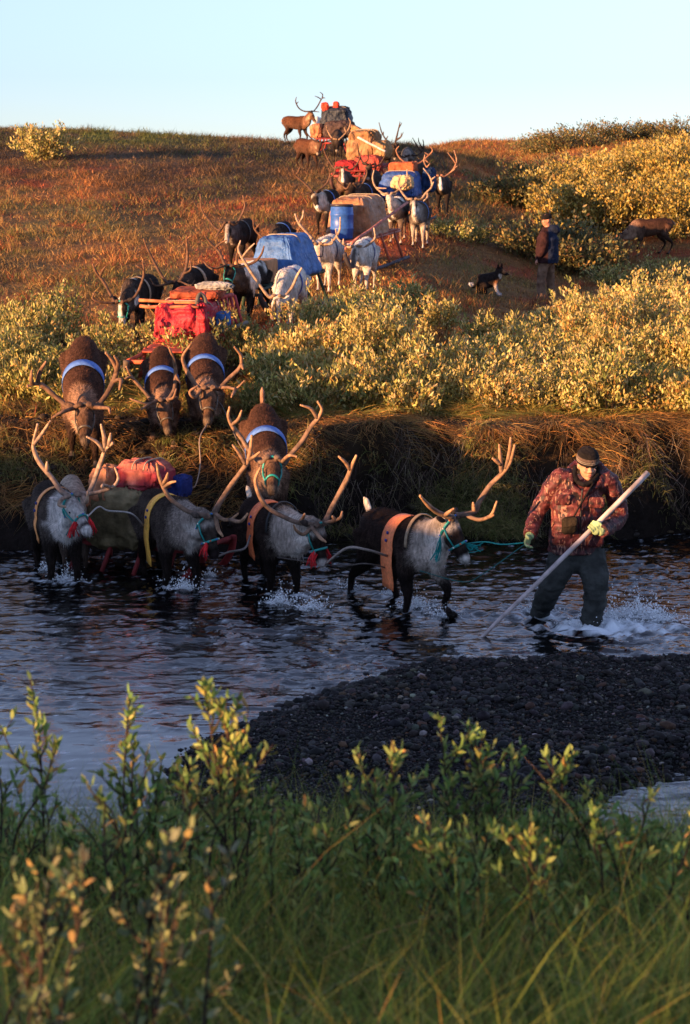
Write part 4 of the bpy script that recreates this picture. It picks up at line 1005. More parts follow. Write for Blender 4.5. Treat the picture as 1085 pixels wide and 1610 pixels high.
# B1..B3
bank.append(deer('big brown reindeer with a blue girth, left of the pair stepping down the bank', 129, 19.75, -84, (133, 647), (134, 697),
  dict(b=[(112, 642), (94, 629), (72, 610), (60, 603), (44, 607)], t=[((60, 603), (62, 586), (72, 569)), ((53, 605), (49, 598), (50, 583)), ((119, 650), (98, 648, -.15), (82, 657, -.2))]),
  dict(b=[(150, 640), (164, 625), (178, 600), (183, 582), (176, 566), (167, 555)], t=[((178, 598), (190, 597), (188, 612)), ((181, 588), (186, 570), (180, 560)), ((148, 645), (160, 641, -.15), (171, 642, -.2), (173, 649, -.2))]),
  'brown', s=1.06, vox=.017, fur=26000, wv=(612, .44), gait=(.05, -.1, 0, .1), acol=(.10, .055, .035), atip=(.26, .14, .08), arad=1.15, straps=[bl(.10, BLU2, .42)], halter=dict(beads=False, col=(.1, .08, .06))))
bank.append(deer('smaller brown reindeer with blue girth, left of the pair before the red sledge', 256, 20.1, -84, (258, 637), (265, 680),
  dict(b=[(240, 630), (226, 614), (208, 594), (199, 577)], t=[((212, 598), (204, 593), (197, 595)), ((252, 641), (232, 635, -.15), (218, 632, -.2), (205, 627, -.2)), ((236, 636), (222, 644, -.2))]),
  dict(b=[(267, 625), (274, 612), (276, 586), (273, 565), (266, 547)], t=[((276, 592), (283, 602)), ((264, 636), (273, 625, -.12), (277, 612, -.15))]),
  'brown', s=.90, vox=.017, fur=20000, wv=(612, .36), gait=(.1, -.05, 0, 0), acol=(.12, .07, .045), atip=(.26, .14, .08), straps=[bl(.09, BLU2, .42)], halter=dict(beads=False, col=(.1, .08, .06))))
bank.append(deer('brown reindeer with blue girth, right of the pair before the red sledge', 322, 20.3, -86, (329, 619), (326, 666),
  dict(b=[(314, 612), (304, 600), (291, 577), (288, 560), (301, 540)], t=[((325, 624), (306, 625, -.15), (298, 616, -.2), (310, 607, -.2))]),
  dict(b=[(345, 610), (359, 596), (377, 578), (379, 560), (369, 546)], t=[((378, 572), (382, 580)), ((344, 610), (358, 609, -.12), (371, 611, -.15), (384, 599, -.18)), ((371, 611), (364, 624, -.2))]),
  'brown', s=1.0, vox=.017, fur=22000, wv=(597, .40), gait=(.05, .1, 0, 0), acol=(.14, .08, .05), atip=(.30, .16, .09), straps=[bl(.09, BLU2, .42)], halter=dict(beads=False, col=(.1, .08, .06))))
FEET += [(d.P(.8, 0, 0)[0] + o[0], d.P(.8, 0, 0)[1] + o[1], .8) for d in river[:4] for o in ((-.1, .05), (.12, -.1))]
FEET += [(d.P(0, 0, 0)[0], d.P(0, 0, 0)[1], .6) for d in river[:4]]
# ------------------------------------------------------------------ reindeer on the hill
A2 = dict(acol=(.085, .045, .028), atip=(.18, .09, .05), arad=1.05); A3 = dict(acol=(.26, .17, .11), atip=(.5, .34, .24), arad=1.08); A4 = dict(acol=(.045, .025, .018), atip=(.10, .05, .03))
hill = []
def HD(*a, **k):
    a = list(a); k.setdefault('s', .88)
    if -120 < a[3] < -85: a[3] = -93 + (a[3] + 93) * .55
    if k['s'] == .88 and 'arad' not in k: k['arad'] = 1.05
    k.setdefault('vox', .024)
    if a[2] < 41: k.setdefault('fur', 9000)
    d = deer(*a, **k); hill.append(d); return d
HD('black reindeer with white face patches and white brow tine, left of the red load', 205, 25.6, -112, (194, 476), (190, 516),
  dict(b=[(180, 474), (164, 445), (152, 429), (146, 416)], t=[((157, 436), (161, 426), (166, 419)), ((186, 481), (161, 476, -.1), (146, 470, -.15), (149, 459, -.15))]),
  dict(b=[(207, 471), (217, 459), (225, 437), (226, 422), (224, 411)], t=[((226, 424), (215, 418))]),
  'black', patch=3, blaze=(.6, .55, .5, 1.0), **A2, straps=[bl(.06, (.3, .22, .15), .5)], halter=dict(beads=False))
HD('black reindeer whose head is hidden behind the red sledge load, tan girth band', 296, 26.7, -112, (280, 450), (274, 480),
  dict(b=[(262, 444), (246, 419), (232, 391), (226, 376)], t=[((270, 449), (252, 449), (242, 448), (236, 438)), ((243, 448), (238, 446))]),
  dict(b=[(284, 440), (292, 424), (295, 402), (294, 386), (293, 374)], t=[((291, 430), (300, 424), (299, 410)), ((283, 448), (300, 449, -.1), (306, 441, -.1))]),
  'black', **A2, straps=[bl(.10, (.42, .28, .17), .55)])
HD('black and white piebald reindeer beside the brown crate of the blue covered sledge', 381, 27.2, -116, (362, 424), (356, 455),
  dict(b=[(353, 415), (345, 397), (332, 383), (323, 372)], t=[((339, 388), (349, 381), (356, 378)), ((354, 424), (338, 422, -.1), (326, 418, -.12), (321, 411, -.12)), ((326, 418), (336, 425))]),
  dict(b=[(380, 419), (400, 412), (411, 400), (415, 388)], t=[((374, 420), (372, 405), (376, 392))]),
  'black', patch=8, pcol=(.6, .56, .5), **A2, halter=dict(beads=False))
HD('white reindeer with lowered head and blue girth before the blue covered sledge', 447, 26.6, -108, (437, 473), (428, 499),
  dict(b=[(422, 466), (401, 437), (385, 412), (375, 393), (378, 379)], t=[((381, 405), (391, 392), (400, 383))]),
  dict(b=[(447, 466), (459, 452), (467, 434), (474, 422)], t=[]),
  'white', **A3, blaze=(.05, .04, .035), straps=[bl(.06, (.03, .05, .25), .45)])
HD('dark reindeer with a greyish white forehead standing apart on the orange slope', 370, 33.0, -112, (359, 355), (356, 380),
  dict(b=[(344, 362), (326, 343), (317, 328), (315, 306)], t=[((352, 362), (342, 368, -.1), (338, 374, -.12))]),
  dict(b=[(370, 353), (378, 342), (385, 324), (382, 308)], t=[]),
  dict(PAL['dark'], neck=(.10, .07, .06), mane=(.25, .2, .17)), patch=0, blaze=(.30, .25, .21), **A2, straps=[bl(.05, (.05, .05, .05), .5)])
HD('dark reindeer with a blue girth, half hidden behind the blue covered sledge', 435, 32.6, -104, (433, 381), (430, 400),
  dict(b=[(415, 374), (401, 361), (398, 346)], t=[((401, 360), (409, 351))]),
  dict(b=[(453, 379), (465, 369), (472, 356), (470, 345)], t=[((470, 360), (478, 352))]),
  'black', **A2, straps=[bl(.07, BLU, .45)])
HD('white reindeer left of the blue barrel with a dark noseband', 508, 30.9, -107, (500, 384), (502, 418),
  dict(b=[(488, 372), (470, 351), (464, 337)], t=[((472, 351), (476, 341), (477, 331)), ((490, 384), (477, 382, -.1), (473, 371, -.12))]),
  dict(b=[(514, 385), (526, 376), (534, 361), (535, 342)], t=[((508, 387), (522, 383, -.1), (522, 376, -.12))]),
  'white', **A3, blaze=(.5, .36, .28), straps=[bl(.05, (.02, .03, .10), .5)], halter=dict(beads=False, col=(.02, .02, .06)))
HD('white reindeer with a grey streaked face and blue girth, right of the blue barrel', 567, 30.8, -104, (560, 392), (554, 420),
  dict(b=[(550, 389), (540, 383), (531, 374), (528, 361)], t=[((545, 386), (540, 382, -.1), (540, 376, -.1))]),
  dict(b=[(574, 387), (584, 381), (590, 372), (588, 359)], t=[]),
  'white', **A3, blaze=(.10, .08, .07), straps=[bl(.05, (.03, .05, .22), .45)])
HD('dark reindeer with a white rump patch at the left behind the orange covered sledge', 506, 38.5, -118, (494, 307), (500, 327),
  dict(b=[(481, 290), (467, 278), (461, 272)], t=[((464, 275), (462, 268)), ((464, 276), (469, 270), (471, 263)), ((490, 304), (480, 306), (474, 303))]),
  dict(b=[(507, 295), (515, 286), (519, 274), (517, 265)], t=[((519, 280), (525, 274), (528, 262))]),
  'dark', **A2, straps=[bl(.05, BLU, .5)])
HD('dark reindeer with a white muzzle in the middle of the upper caravan', 540, 43.5, -96, (538, 267), (540, 286),
  dict(b=[(525, 264), (514, 247), (508, 233)], t=[((518, 255), (513, 259))]),
  dict(b=[(551, 267), (561, 258), (566, 247), (568, 236)], t=[]),
  dict(PAL['brown'], head=(.08, .035, .02), muz=(.6, .55, .5), nose=(.65, .6, .55)), **A2, blaze=(.6, .55, .5))
HD('dark reindeer with black branching antlers before the tan sack load', 584, 44.0, -100, (580, 262), (578, 282),
  dict(b=[(570, 254), (565, 243), (562, 226)], t=[((568, 252), (563, 248), (558, 246)), ((573, 258), (579, 250), (578, 235))]),
  dict(b=[(586, 263), (598, 257), (606, 243)], t=[]), 'black', **A4)
HD('dark reindeer with a blue girth right behind the orange covered load', 568, 40.3, -108, (555, 294), (548, 312),
  dict(b=[(545, 297), (536, 290), (526, 280)], t=[]),
  dict(b=[(562, 297), (571, 287), (577, 272), (574, 262)], t=[]), 'black', **A2, straps=[bl(.06, BLU, .5)])
HD('white faced dark reindeer, left of the pair before the dark blue load', 622, 37.4, -100, (612, 310), (615, 329),
  dict(b=[(602, 304), (590, 293), (586, 280), (588, 268)], t=[((592, 294), (600, 296), (607, 296))]),
  dict(b=[(622, 302), (635, 291), (640, 280), (640, 267)], t=[((628, 298), (626, 290), (629, 278))]),
  dict(PAL['dark'], body=(.07, .06, .055), head=(.5, .4, .33), muz=(.5, .4, .33), nose=(.45, .3, .25), leg=(.12, .08, .06), sock=(.45, .36, .28), neck=(.3, .26, .23)), patch=2, **A3)
HD('grey reindeer with pale legs, right of the pair before the dark blue load', 657, 37.3, -102, (650, 318), (652, 339),
  dict(b=[(640, 312), (630, 299), (626, 286), (630, 276)], t=[]),
  dict(b=[(662, 313), (670, 303), (679, 293), (676, 278), (666, 265)], t=[((677, 294), (682, 286)), ((672, 302), (672, 310), (666, 316)), ((678, 282), (684, 278))]),
  dict(PAL['grey'], leg=(.35, .28, .22), sock=(.55, .47, .4), neck=(.2, .17, .15)), **A3, blaze=(.55, .5, .45, .6), straps=[bl(.05, BLU, .5)])
HD('black reindeer with white blaze and reddish antlers at the right end of the herd', 696, 44.5, -96, (691, 280), (694, 298),
  dict(b=[(682, 276), (674, 267), (667, 255), (668, 244)], t=[((672, 264), (676, 257))]),
  dict(b=[(700, 277), (712, 267), (718, 252), (714, 237)], t=[((713, 267), (719, 261)), ((717, 256), (711, 249), (704, 240)), ((709, 270), (715, 266))]),
  'black', acol=(.30, .14, .08), atip=(.42, .24, .15), blaze=(.6, .56, .52, 1.0))
HD('dark reindeer with antlers against the sky, right of the tan sack load', 606, 51.5, -72, (619, 232), (622, 251),
  dict(b=[(610, 223), (601, 210), (596, 193)], t=[((606, 219), (610, 214)), ((602, 213), (603, 207))]),
  dict(b=[(622, 223), (625, 210), (629, 192)], t=[((622, 222), (630, 216), (634, 208)), ((627, 200), (632, 193)), ((623, 219), (630, 215), (631, 209))]),
  'black', **A4, straps=[bl(.06, (.05, .2, .6), .5)])
HD('grey backed reindeer behind the blue and brown load, antlers crossing its neighbour', 640, 50.5, -92, (645, 248), (648, 264),
  dict(b=[(634, 247), (625, 240), (623, 231)], t=[]),
  dict(b=[(656, 244), (665, 236), (666, 226), (665, 220)], t=[((663, 234), (659, 224), (658, 217)), ((660, 238), (655, 228), (649, 217))]),
  dict(PAL['grey'], body=(.06, .055, .055), back=(.05, .045, .045)), **A4)
HD('dark reindeer with reddish antlers right behind the dark blue load', 655, 47.5, -96, (651, 259), (652, 276),
  dict(b=[(641, 257), (629, 249), (623, 237), (627, 230)], t=[]),
  dict(b=[(660, 256), (671, 247), (680, 237), (675, 228)], t=[((674, 244), (668, 240)), ((668, 250), (674, 256))]),
  'black', acol=(.28, .12, .07), atip=(.36, .18, .1))
HD('reddish brown reindeer just below the skyline at the head of the caravan tail', 492, 52.5, -62, (503, 226), (499, 243),
  dict(b=[(495, 222), (486, 214), (480, 205)], t=[]),
  dict(b=[(508, 223), (518, 221), (527, 213)], t=[]), 'red', **A4)
HD('brown reindeer standing on the skyline with antlers against the sky', 478, 61.0, -42, (488, 178), (497, 192),
  dict(b=[(479, 175), (470, 170), (465, 160), (466, 153)], t=[((466, 163), (469, 160))]),
  dict(b=[(494, 174), (500, 166), (506, 155), (511, 154)], t=[((506, 156), (500, 153), (495, 151)), ((507, 155), (507, 148), (503, 145)), ((492, 175), (502, 176))]),
  'red', **A4)
HD('dark reindeer at the front of the topmost sledge with pale curved antlers', 531, 55.5, -86, (532, 222), (529, 238),
  dict(b=[(522, 217), (516, 207), (513, 198)], t=[]),
  dict(b=[(540, 213), (548, 203), (551, 192), (548, 186)], t=[((544, 209), (541, 200))]), 'black', acol=(.3, .18, .1), atip=(.4, .26, .16))
HD('pale grey reindeer behind the skyline reindeer, only its flank showing', 499, 64.5, -100, (497, 200), (496, 216), None, None, 'white', s=.9)
HD('brown reindeer grazing with its head down in the willow at the right', 1003, 42.0, 196, (978, 372), (968, 384),
  dict(b=[(972, 366), (966, 358)], t=[]), dict(b=[(984, 364), (989, 356)], t=[]), 'brown', s=.80, group='', **A4)
# ------------------------------------------------------------------ sledges and their loads
class Sl: pass
def sledge(label, u, Y, hd, L=2.6, W=.78, H=.42, col=(.30, .06, .04), rcol=None, tip=None, nosew=1.0):
    h = np.array([math.cos(R(hd)), math.sin(R(hd)), 0]); z0 = 2.
    for _ in range(3): x = xat(u, Y, z0 + .3); z0 = gz(x, Y)
    c = np.array([x, Y, 0]); f = c + h * L * .5; r = c - h * L * .5
    f[2] = max(gz(f[0], f[1]), -.15); r[2] = max(gz(r[0], r[1]), -.15)
    b = nrm(f - r); l = np.array([-h[1], h[0], 0]); n = np.cross(b, l); c = (f + r) / 2 + n * .03
    S = Sl(); S.P = lambda t, y, z: c + b * t + l * y + n * z; S.b = b; S.l = l; S.n = n; S.L = L; S.W = W; S.H = H
    root = empty('sledge', tuple(c), label, 'sledge', 'cargo sledges'); S.root = root
    rcol = rcol or col
    for e in (-1, 1):
        mb = MB(); pts = [S.P(t, e * W / 2 * w_, z) for t, z, w_ in ((-L / 2, .02, 1.12), (0, 0, 1.12), (L * .32, .02, 1.12), (L * .45, .10, 1.10), (L * .53, .26, 1.06), (L * .56, .42, 1.0))]
        q = cr(pts, 5); mb.tube(q, np.interp(np.arange(len(q)), [0, len(q) * .7, len(q) - 1], [.032, .036, .030]), 8, rcol, flat=1.25, up=tuple(l)); mb.build('runner', M['wood'], root)
        mb = MB(); mb.tube(cr([S.P(-L * .48, e * W * .40, H), S.P(0, e * W * .40, H), S.P(L * .40, e * W * .42, H), S.P(L * .54, e * W * .5, H * .98)], 4), .024, 8, tip or col); mb.build('side_rail', M['wood'], root)
        for k in range(4):
            t = -L * .40 + k * L * .235
            mb = MB(); mb.tube([S.P(t + .10, e * W * .40, H + .05), S.P(t, e * W * .56, .02)], [.026, .030], 8, col, flat=.8); mb.build('leg', M['wood'], root)
    mb = MB()
    mb.tube([S.P(L * .54, -W * .52, .40), S.P(L * .54, W * .52, .40)], .024, 8, tip or col); mb.build('front_bar', M['wood'], root)
    mb = MB()
    for k in range(9): mb.box(S.P(-L * .44 + k * L * .10, 0, H + .03), b * L * .042, l * W * .42, n * .010, np.array(col) * .8)
    mb.build('deck', M['wood'], root)
    return S
def bundle(name, cat, label, S, c, size, col, mat='tarp', e=.45, lump=.06, fold=.04, seed=0, taper=0.0, lash=None, col2=None, sag=.0, group=None, yaw=0, tilt=(0, 0)):
    """a load: rounded box of cloth with folds that widen towards its lower edge"""
    m, k = 120, 64; a = np.linspace(-np.pi, np.pi, m, endpoint=False); z = np.linspace(-np.pi / 2, np.pi / 2, k)
    A, Z = np.meshgrid(a, z); sg = lambda v, p: np.sign(v) * np.abs(v) ** p
    X = sg(np.cos(Z), e) * sg(np.cos(A), e); Yv = sg(np.cos(Z), e) * sg(np.sin(A), e); Zv = sg(np.sin(Z), e)
    tp = 1 - taper * (Zv + 1) / 2; Yv = Yv * tp; X = X * (1 - taper * .4 * (Zv + 1) / 2)
    fold = fold * 1.45; n1 = fbm(X * 1.6 + seed * 5, Yv * 1.6, Zv * 1.6, 3); n2 = fbm(A * 3.2 + seed, Zv * .7, seed, 3); cre = (.5 - np.abs(fbm(X * 2.6 + seed + .8 * n1, Yv * 2.6, Zv * 1.6 + 4, 3)) * 4.0) + .6 * (.5 - np.abs(fbm(A * 5 + seed + 2 * n1, Zv * 1.5, seed + 3, 2)) * 4)
    low = np.clip((1 - Zv) / 2, 0, 1)
    g = 1 + lump * n1 * 2.2 + fold * n2 * (.3 + 1.3 * low) + fold * .5 * cre
    X, Yv = X * g, Yv * g; Zv = Zv * (1 + lump * n1 * 1.2 + fold * .5 * cre) - sag * (X ** 2)
    cy, sy = math.cos(yaw), math.sin(yaw)
    b, l = S.b * cy + S.l * sy, -S.b * sy + S.l * cy; n = S.n
    C = S.P(*c)
    V = C + (X * size[0])[..., None] * b + (Yv * size[1])[..., None] * l + (Zv * size[2] + tilt[0] * X * size[0] + tilt[1] * Yv * size[1])[..., None] * n
    root = empty(name, tuple(C), label, cat, group)
    mb = MB(); cc = np.zeros((k, m, 3)) + np.array(col)
    if col2 is not None: w_ = sst(.0, .25, fbm(X * 1.2 + seed, Yv * 1.2, Zv * 1.2, 2))[..., None]; cc = cc * (1 - w_) + np.array(col2) * w_
    i = np.arange(k - 1)[:, None] * m; j = np.arange(m)[None]
    mb.add(V.reshape(-1, 3), np.stack([i + j, i + (j + 1) % m, i + m + (j + 1) % m, i + m + j], -1).reshape(-1, 4), cc.reshape(-1, 3))
    mb.build('cover' if mat == 'tarp' else 'cloth', M[mat], root)
    for t in (lash or ()):
        ml = MB(); q = []
        for s_ in np.linspace(-1.35, 1.35, 17):
            yy = sg(math.sin(s_), e); zz = sg(math.cos(s_), e) if abs(s_) < 1.57 else -.1 * (abs(s_) - 1.57)
            q.append(C + b * t * size[0] + l * yy * size[1] * (1.04) * (1 - taper * (zz + 1) / 2) + n * (zz * size[2] * 1.04 + .0))
        ml.tube(q, .008, 6, (.35, .28, .2)); ml.build('lashing_rope', M['rope'], root)
    return root
def pole(label, p, q, r=.025, col=(.45, .16, .07), name='wooden_pole', cat='pole', group=None, r2=None):
    mb = MB(); p, q = np.array(p), np.array(q)
    pts = [p + (q - p) * t + rng.normal(0, .004, 3) * (0 < t < 1) for t in np.linspace(0, 1, 7)]
    mb.tube(pts, np.linspace(r, r2 or r * .85, 7), 9, col); o = mb.build(name, M['wood']); return tag(o, label, cat, group)

REDS = (.33, .045, .035)
# river sledge
S1 = sledge('red framed cargo sledge standing in the river behind the grey reindeer', 222, 18.3, -24, 1.5, .70, .36, (.20, .025, .025), (.22, .02, .02))
bundle('canvas_load', 'load', 'khaki canvas bag hanging over the side of the river sledge', S1, (-.10, -.12, .62), (.34, .26, .30), (.13, .10, .05), 'cloth', .42, .07, .07, 1, .15, col2=(.22, .17, .09))
bundle('cloth_bundle', 'bundle', 'pinkish red bundle tied on top of the river sledge load', S1, (.06, .02, 1.02), (.28, .26, .15), (.26, .035, .045), 'cloth', .5, .10, .08, 2, .25, lash=(-.1, .35), col2=(.40, .12, .09))
bundle('cloth_bundle', 'bundle', 'orange tan cloth folded over the left end of the river sledge load', S1, (-.30, -.10, .88), (.13, .20, .22), (.48, .20, .10), 'cloth', .4, .10, .08, 4, .1)
bundle('cloth_bundle', 'bundle', 'blue cloth showing behind the pinkish red bundle on the river sledge', S1, (.34, .18, .90), (.09, .14, .11), (.025, .04, .17), 'cloth', .4, .1, .08, 5)
# red sledge on the bank
S2 = sledge('red framed sledge with curved runners on the bank path behind two brown reindeer', 300, 23.5, -98, 2.8, .80, .42, (.42, .07, .04), (.12, .085, .06), tip=(.50, .09, .04))
bundle('covered_load', 'load', 'red tarpaulin covered load on the sledge at the top of the bank', S2, (.02, .0, .64), (.50, .36, .27), (.36, .024, .036), 'tarp', .34, .06, .09, 6, .08, lash=(-.3, .35), col2=(.38, .018, .03))
bundle('cloth_bundle', 'bundle', 'reddish brown board like pack on top of the red covered load', S2, (-.30, .06, .95), (.28, .32, .05), (.30, .07, .035), 'cloth', .3, .04, .05, 7)
bundle('cloth_bundle', 'bundle', 'rolled grey white cloth on top of the red covered load', S2, (-.25, .28, 1.04), (.08, .24, .055), (.28, .27, .26), 'cloth', .8, .06, .10, 8)
bundle('cloth_bundle', 'bundle', 'small blue cloth tucked at the right side of the red covered load', S2, (.0, .42, .66), (.16, .09, .10), (.05, .14, .36), 'cloth', .5, .1, .10, 9)
pole('upper of the two orange wooden poles sticking out left of the red covered load', pix(219, 472, 23.3), pix(312, 477, 23.1), .021, (.45, .15, .06), group='orange poles on the red covered load')
pole('lower of the two orange wooden poles sticking out left of the red covered load', pix(220, 481, 23.2), pix(312, 483, 23.0), .021, (.42, .13, .06), group='orange poles on the red covered load')
S2b = empty('upturned_sledge', tuple(pix(350, 495, 23.3)), 'small red sledge lying on its side at the right of the red covered load', 'sledge')
for q_, r_, c_, nm_ in (([pix(310, 500, 23.0), pix(309, 480, 23.1), pix(314, 463, 23.2), pix(322, 470, 23.2), pix(326, 492, 23.1), pix(334, 514, 23.1), pix(350, 521, 23.2), pix(388, 507, 23.7)], .026, (.14, .12, .09), 'runner'),
        ([pix(318, 462, 23.4), pix(334, 468, 23.5), pix(366, 464, 23.9)], .024, (.42, .06, .05), 'side_rail')):
    mb = MB(); mb.tube(cr(q_, 4), r_, 8, c_, flat=1.2); mb.build(nm_, M['wood'], S2b)
for k in range(5):
    mb = MB(); mb.tube([pix(341 + k * 7, 468 - k * .8, 23.6 + .08 * k), pix(348 + k * 8, 514 - k * 2, 23.3 + .1 * k)], .020, 8, (.40, .05, .05)); mb.build('leg', M['wood'], S2b)
# blue covered sledge
S3 = sledge('dark green framed sledge under the blue tarpaulin load', 432, 28.7, -112, 2.5, .80, .46, (.035, .06, .04), (.05, .045, .05))
bundle('covered_load', 'load', 'blue tarpaulin covered load shaped like a tent on the second hill sledge', S3, (-.35, .05, .78), (.56, .44, .32), (.055, .14, .36), 'tarp', .30, .035, .035, 10, .42, lash=(.2,))
bundle('wooden_crate', 'crate', 'tan brown crate at the front of the blue tarpaulin load', S3, (.52, -.04, .64), (.20, .27, .18), (.42, .20, .09), 'wood', .14, .01, .01, 11)
# orange covered sledge
S4 = sledge('reddish sledge with long side poles under the orange tarpaulin load', 560, 34.0, -112, 2.8, .84, .50, (.36, .10, .06), (.06, .05, .06), tip=(.40, .14, .10))
bundle('covered_load', 'load', 'orange tan tarpaulin covered load behind the blue barrel', S4, (-.42, -.10, .82), (.60, .46, .38), (.36, .16, .07), 'tarp', .30, .03, .04, 12, .30, lash=(-.5, .2), col2=(.36, .18, .10))
def barrel(S, c, r=.20, hh=.30):
    C = S.P(*c); root = empty('blue_barrel', tuple(C), 'blue plastic barrel with a dark rim standing at the front of the orange covered sledge', 'barrel')
    mb = MB(); a = np.arange(28) / 28 * 6.2832
    prof = [(-1, .86), (-.92, .95), (-.45, 1.0), (-.42, 1.03), (-.36, 1.03), (-.33, 1.0), (.33, 1.0), (.36, 1.03), (.42, 1.03), (.45, 1.0), (.82, .97), (.9, .90)]
    mb.rings([[C + np.array([math.cos(t) * r * k, math.sin(t) * r * k, z * hh]) for t in a] for z, k in prof], (.03, .10, .36)); mb.build('shell', M['hard'], root)
    mb = MB(); mb.rings([[C + np.array([math.cos(t) * r * k, math.sin(t) * r * k, z * hh]) for t in a] for z, k in ((.86, .93), (.86, 1.0), (1.0, 1.0), (1.0, .93), (.93, .90), (.93, .1))], (.03, .025, .03)); mb.build('lid', M['hard'], root)
barrel(S4, (.50, -.04, .84))
pole('long red pole lying along the right side of the orange covered load', S4.P(1.35, .46, .55), S4.P(-1.2, .55, 1.02), .028, (.45, .16, .12))
# upper sledges
S5 = sledge('sledge with the blue tarpaulin and brown pack behind the white faced pair', 632, 41.6, -106, 2.5, .8, .46, (.25, .09, .05), (.07, .06, .06))
bundle('covered_load', 'load', 'dark blue tarpaulin load behind the white faced pair of reindeer', S5, (.10, .0, .80), (.55, .42, .28), (.035, .085, .27), 'tarp', .35, .05, .05, 14, .2, lash=(0,))
bundle('cloth_bundle', 'bundle', 'reddish brown pack on the dark blue tarpaulin load', S5, (-.35, -.05, 1.14), (.2, .30, .12), (.40, .10, .04), 'cloth', .35, .05, .04, 15)
bundle('cloth_bundle', 'bundle', 'light tan bundle at the front of the dark blue tarpaulin load', S5, (.62, .18, .86), (.2, .22, .16), (.6, .4, .2), 'cloth', .6, .1, .06, 16)
bundle('cloth_bundle', 'bundle', 'dark blue bag hanging at the right rear of the dark blue tarpaulin load', S5, (-.55, .48, .86), (.24, .13, .26), (.02, .04, .10), 'cloth', .5, .1, .06, 17)
S6 = sledge('sledge under the big tan sacks below the topmost load', 574, 49.0, -108, 2.5, .85, .46, (.35, .06, .05), (.10, .05, .05))
bundle('canvas_sack', 'sack', 'big tan sack load standing tall below the topmost dark load', S6, (-.25, -.05, .98), (.46, .42, .42), (.27, .135, .06), 'cloth', .4, .08, .08, 18, .15, lash=(-.3, .3), col2=(.34, .18, .09))
bundle('canvas_sack', 'sack', 'light yellowish sack at the right of the big tan sack load', S6, (-.1, .44, .92), (.3, .22, .24), (.32, .19, .09), 'cloth', .6, .08, .06, 19)
bundle('cloth_bundle', 'bundle', 'pink red bundle at the foot of the tan sacks', S6, (.55, .30, .62), (.24, .34, .22), (.32, .06, .045), 'cloth', .6, .1, .06, 20)
bundle('cloth_bundle', 'bundle', 'bright red bundle low in front of the tan sacks', S6, (.72, -.22, .56), (.2, .3, .18), (.25, .02, .025), 'cloth', .6, .1, .06, 21)
pole('striped pole lying slanted over the tan sacks', pix(563, 216, 48.4), pix(606, 238, 47.8), .03, (.5, .45, .42))
S7 = sledge('topmost sledge on the skyline', 527, 58.0, -100, 2.5, .9, .46, (.35, .05, .04), (.08, .06, .06))
bundle('covered_load', 'load', 'topmost dark blue grey tarpaulin load against the sky', S7, (-.2, .02, 1.06), (.45, .50, .28), (.022, .028, .042), 'tarp', .38, .09, .07, 22, .30, lash=(-.3, .4))
bundle('cloth_bundle', 'bundle', 'dark brown bundle in front of the topmost load', S7, (.4, .18, .72), (.34, .46, .26), (.07, .045, .04), 'cloth', .6, .1, .06, 23)
bundle('cloth_bundle', 'bundle', 'orange brown bundle at the left foot of the topmost load', S7, (.45, -.46, .68), (.2, .18, .22), (.45, .18, .09), 'cloth', .6, .1, .06, 24)
bundle('cloth_bundle', 'bundle', 'small left red bundle on top of the topmost load', S7, (.1, -.26, 1.36), (.10, .11, .13), (.70, .07, .04), 'cloth', .6, .15, .08, 25)
bundle('cloth_bundle', 'bundle', 'small right red bundle on top of the topmost load', S7, (.0, .06, 1.38), (.09, .09, .12), (.70, .07, .04), 'cloth', .6, .15, .08, 26)
bundle('cloth_bundle', 'bundle', 'orange log like roll sticking out right of the topmost load', S7, (.5, .66, .72), (.14, .34, .14), (.55, .24, .10), 'cloth', .8, .05, .03, 27, tilt=(0, -.4))

# ------------------------------------------------------------------ ropes
def rope(label, pts, r=.008, col=(.30, .26, .22), name='rope', cat='rope', mat='rope'):
    mb = MB(); q = cr([np.array(list(p)) for p in pts], 6); mb.tube(q, r, 6, col); return tag(mb.build(name, M[mat]), label, cat)
TEAL = (.02, .28, .26)
d1, d2, d3, d4 = river[:4]
HANDL = np.array(pix(829, 853, 15.52))
rope('turquoise lead rope from the halter of the lead reindeer to the left glove', [d1.pl + (d1.ax * .22 + d1.hs * .066) * 1, pix(762, 852, 15.55), pix(790, 856, 15.5), HANDL], .006, TEAL)
rope('dark green slack rope hanging from the left glove to the lead reindeer', [HANDL, pix(800, 874, 15.5), pix(760, 902, 15.6), pix(728, 915, 15.8), d1.P(.93, -.10, -.42)], .0045, (.02, .13, .12))
rope('grey draught line between the lead reindeer band and the second reindeer', [d1.P(.55, -.22, -.34), pix(575, 864, 16.0), pix(545, 862, 16.1), d2.mz + np.array([0, .0, .03])], .012, (.30, .24, .20))
rope('dark trace running low between the second and the lead reindeer', [d1.P(.5, -.2, -.46), pix(575, 886, 16.2), pix(530, 889, 16.4), d2.P(.9, -.1, -.45)], .007, (.10, .08, .07))
rope('thick grey trace from the second reindeer back to the third', [d2.P(.5, -.235, -.30), pix(385, 862, 16.7), pix(360, 868, 16.9), d3.mz + np.array([0, 0, .0])], .010, (.22, .18, .16))
rope('pale rope from the yellow banded reindeer to the leftmost river reindeer', [d3.P(.42, -.24, -.28), pix(205, 807, 17.1), pix(170, 803, 17.15), pix(155, 797, 17.15), d4.pl + (d4.ax * .2 + d4.hs * .06) * 1], .008, (.42, .38, .34))
rope('rope hanging in a loop from the head of the right brown reindeer', [bank[3].mz, pix(314, 690, 19.3), pix(315, 730, 19.0), pix(308, 762, 18.7), pix(300, 768, 18.6)], .007, (.30, .22, .16))
rope('thin rope from the right brown reindeer down the bank to the right', [bank[3].P(.8, .1, -.3), pix(350, 640, 19.9), pix(372, 690, 19.6), pix(392, 722, 19.0)], .006, (.16, .12, .1))
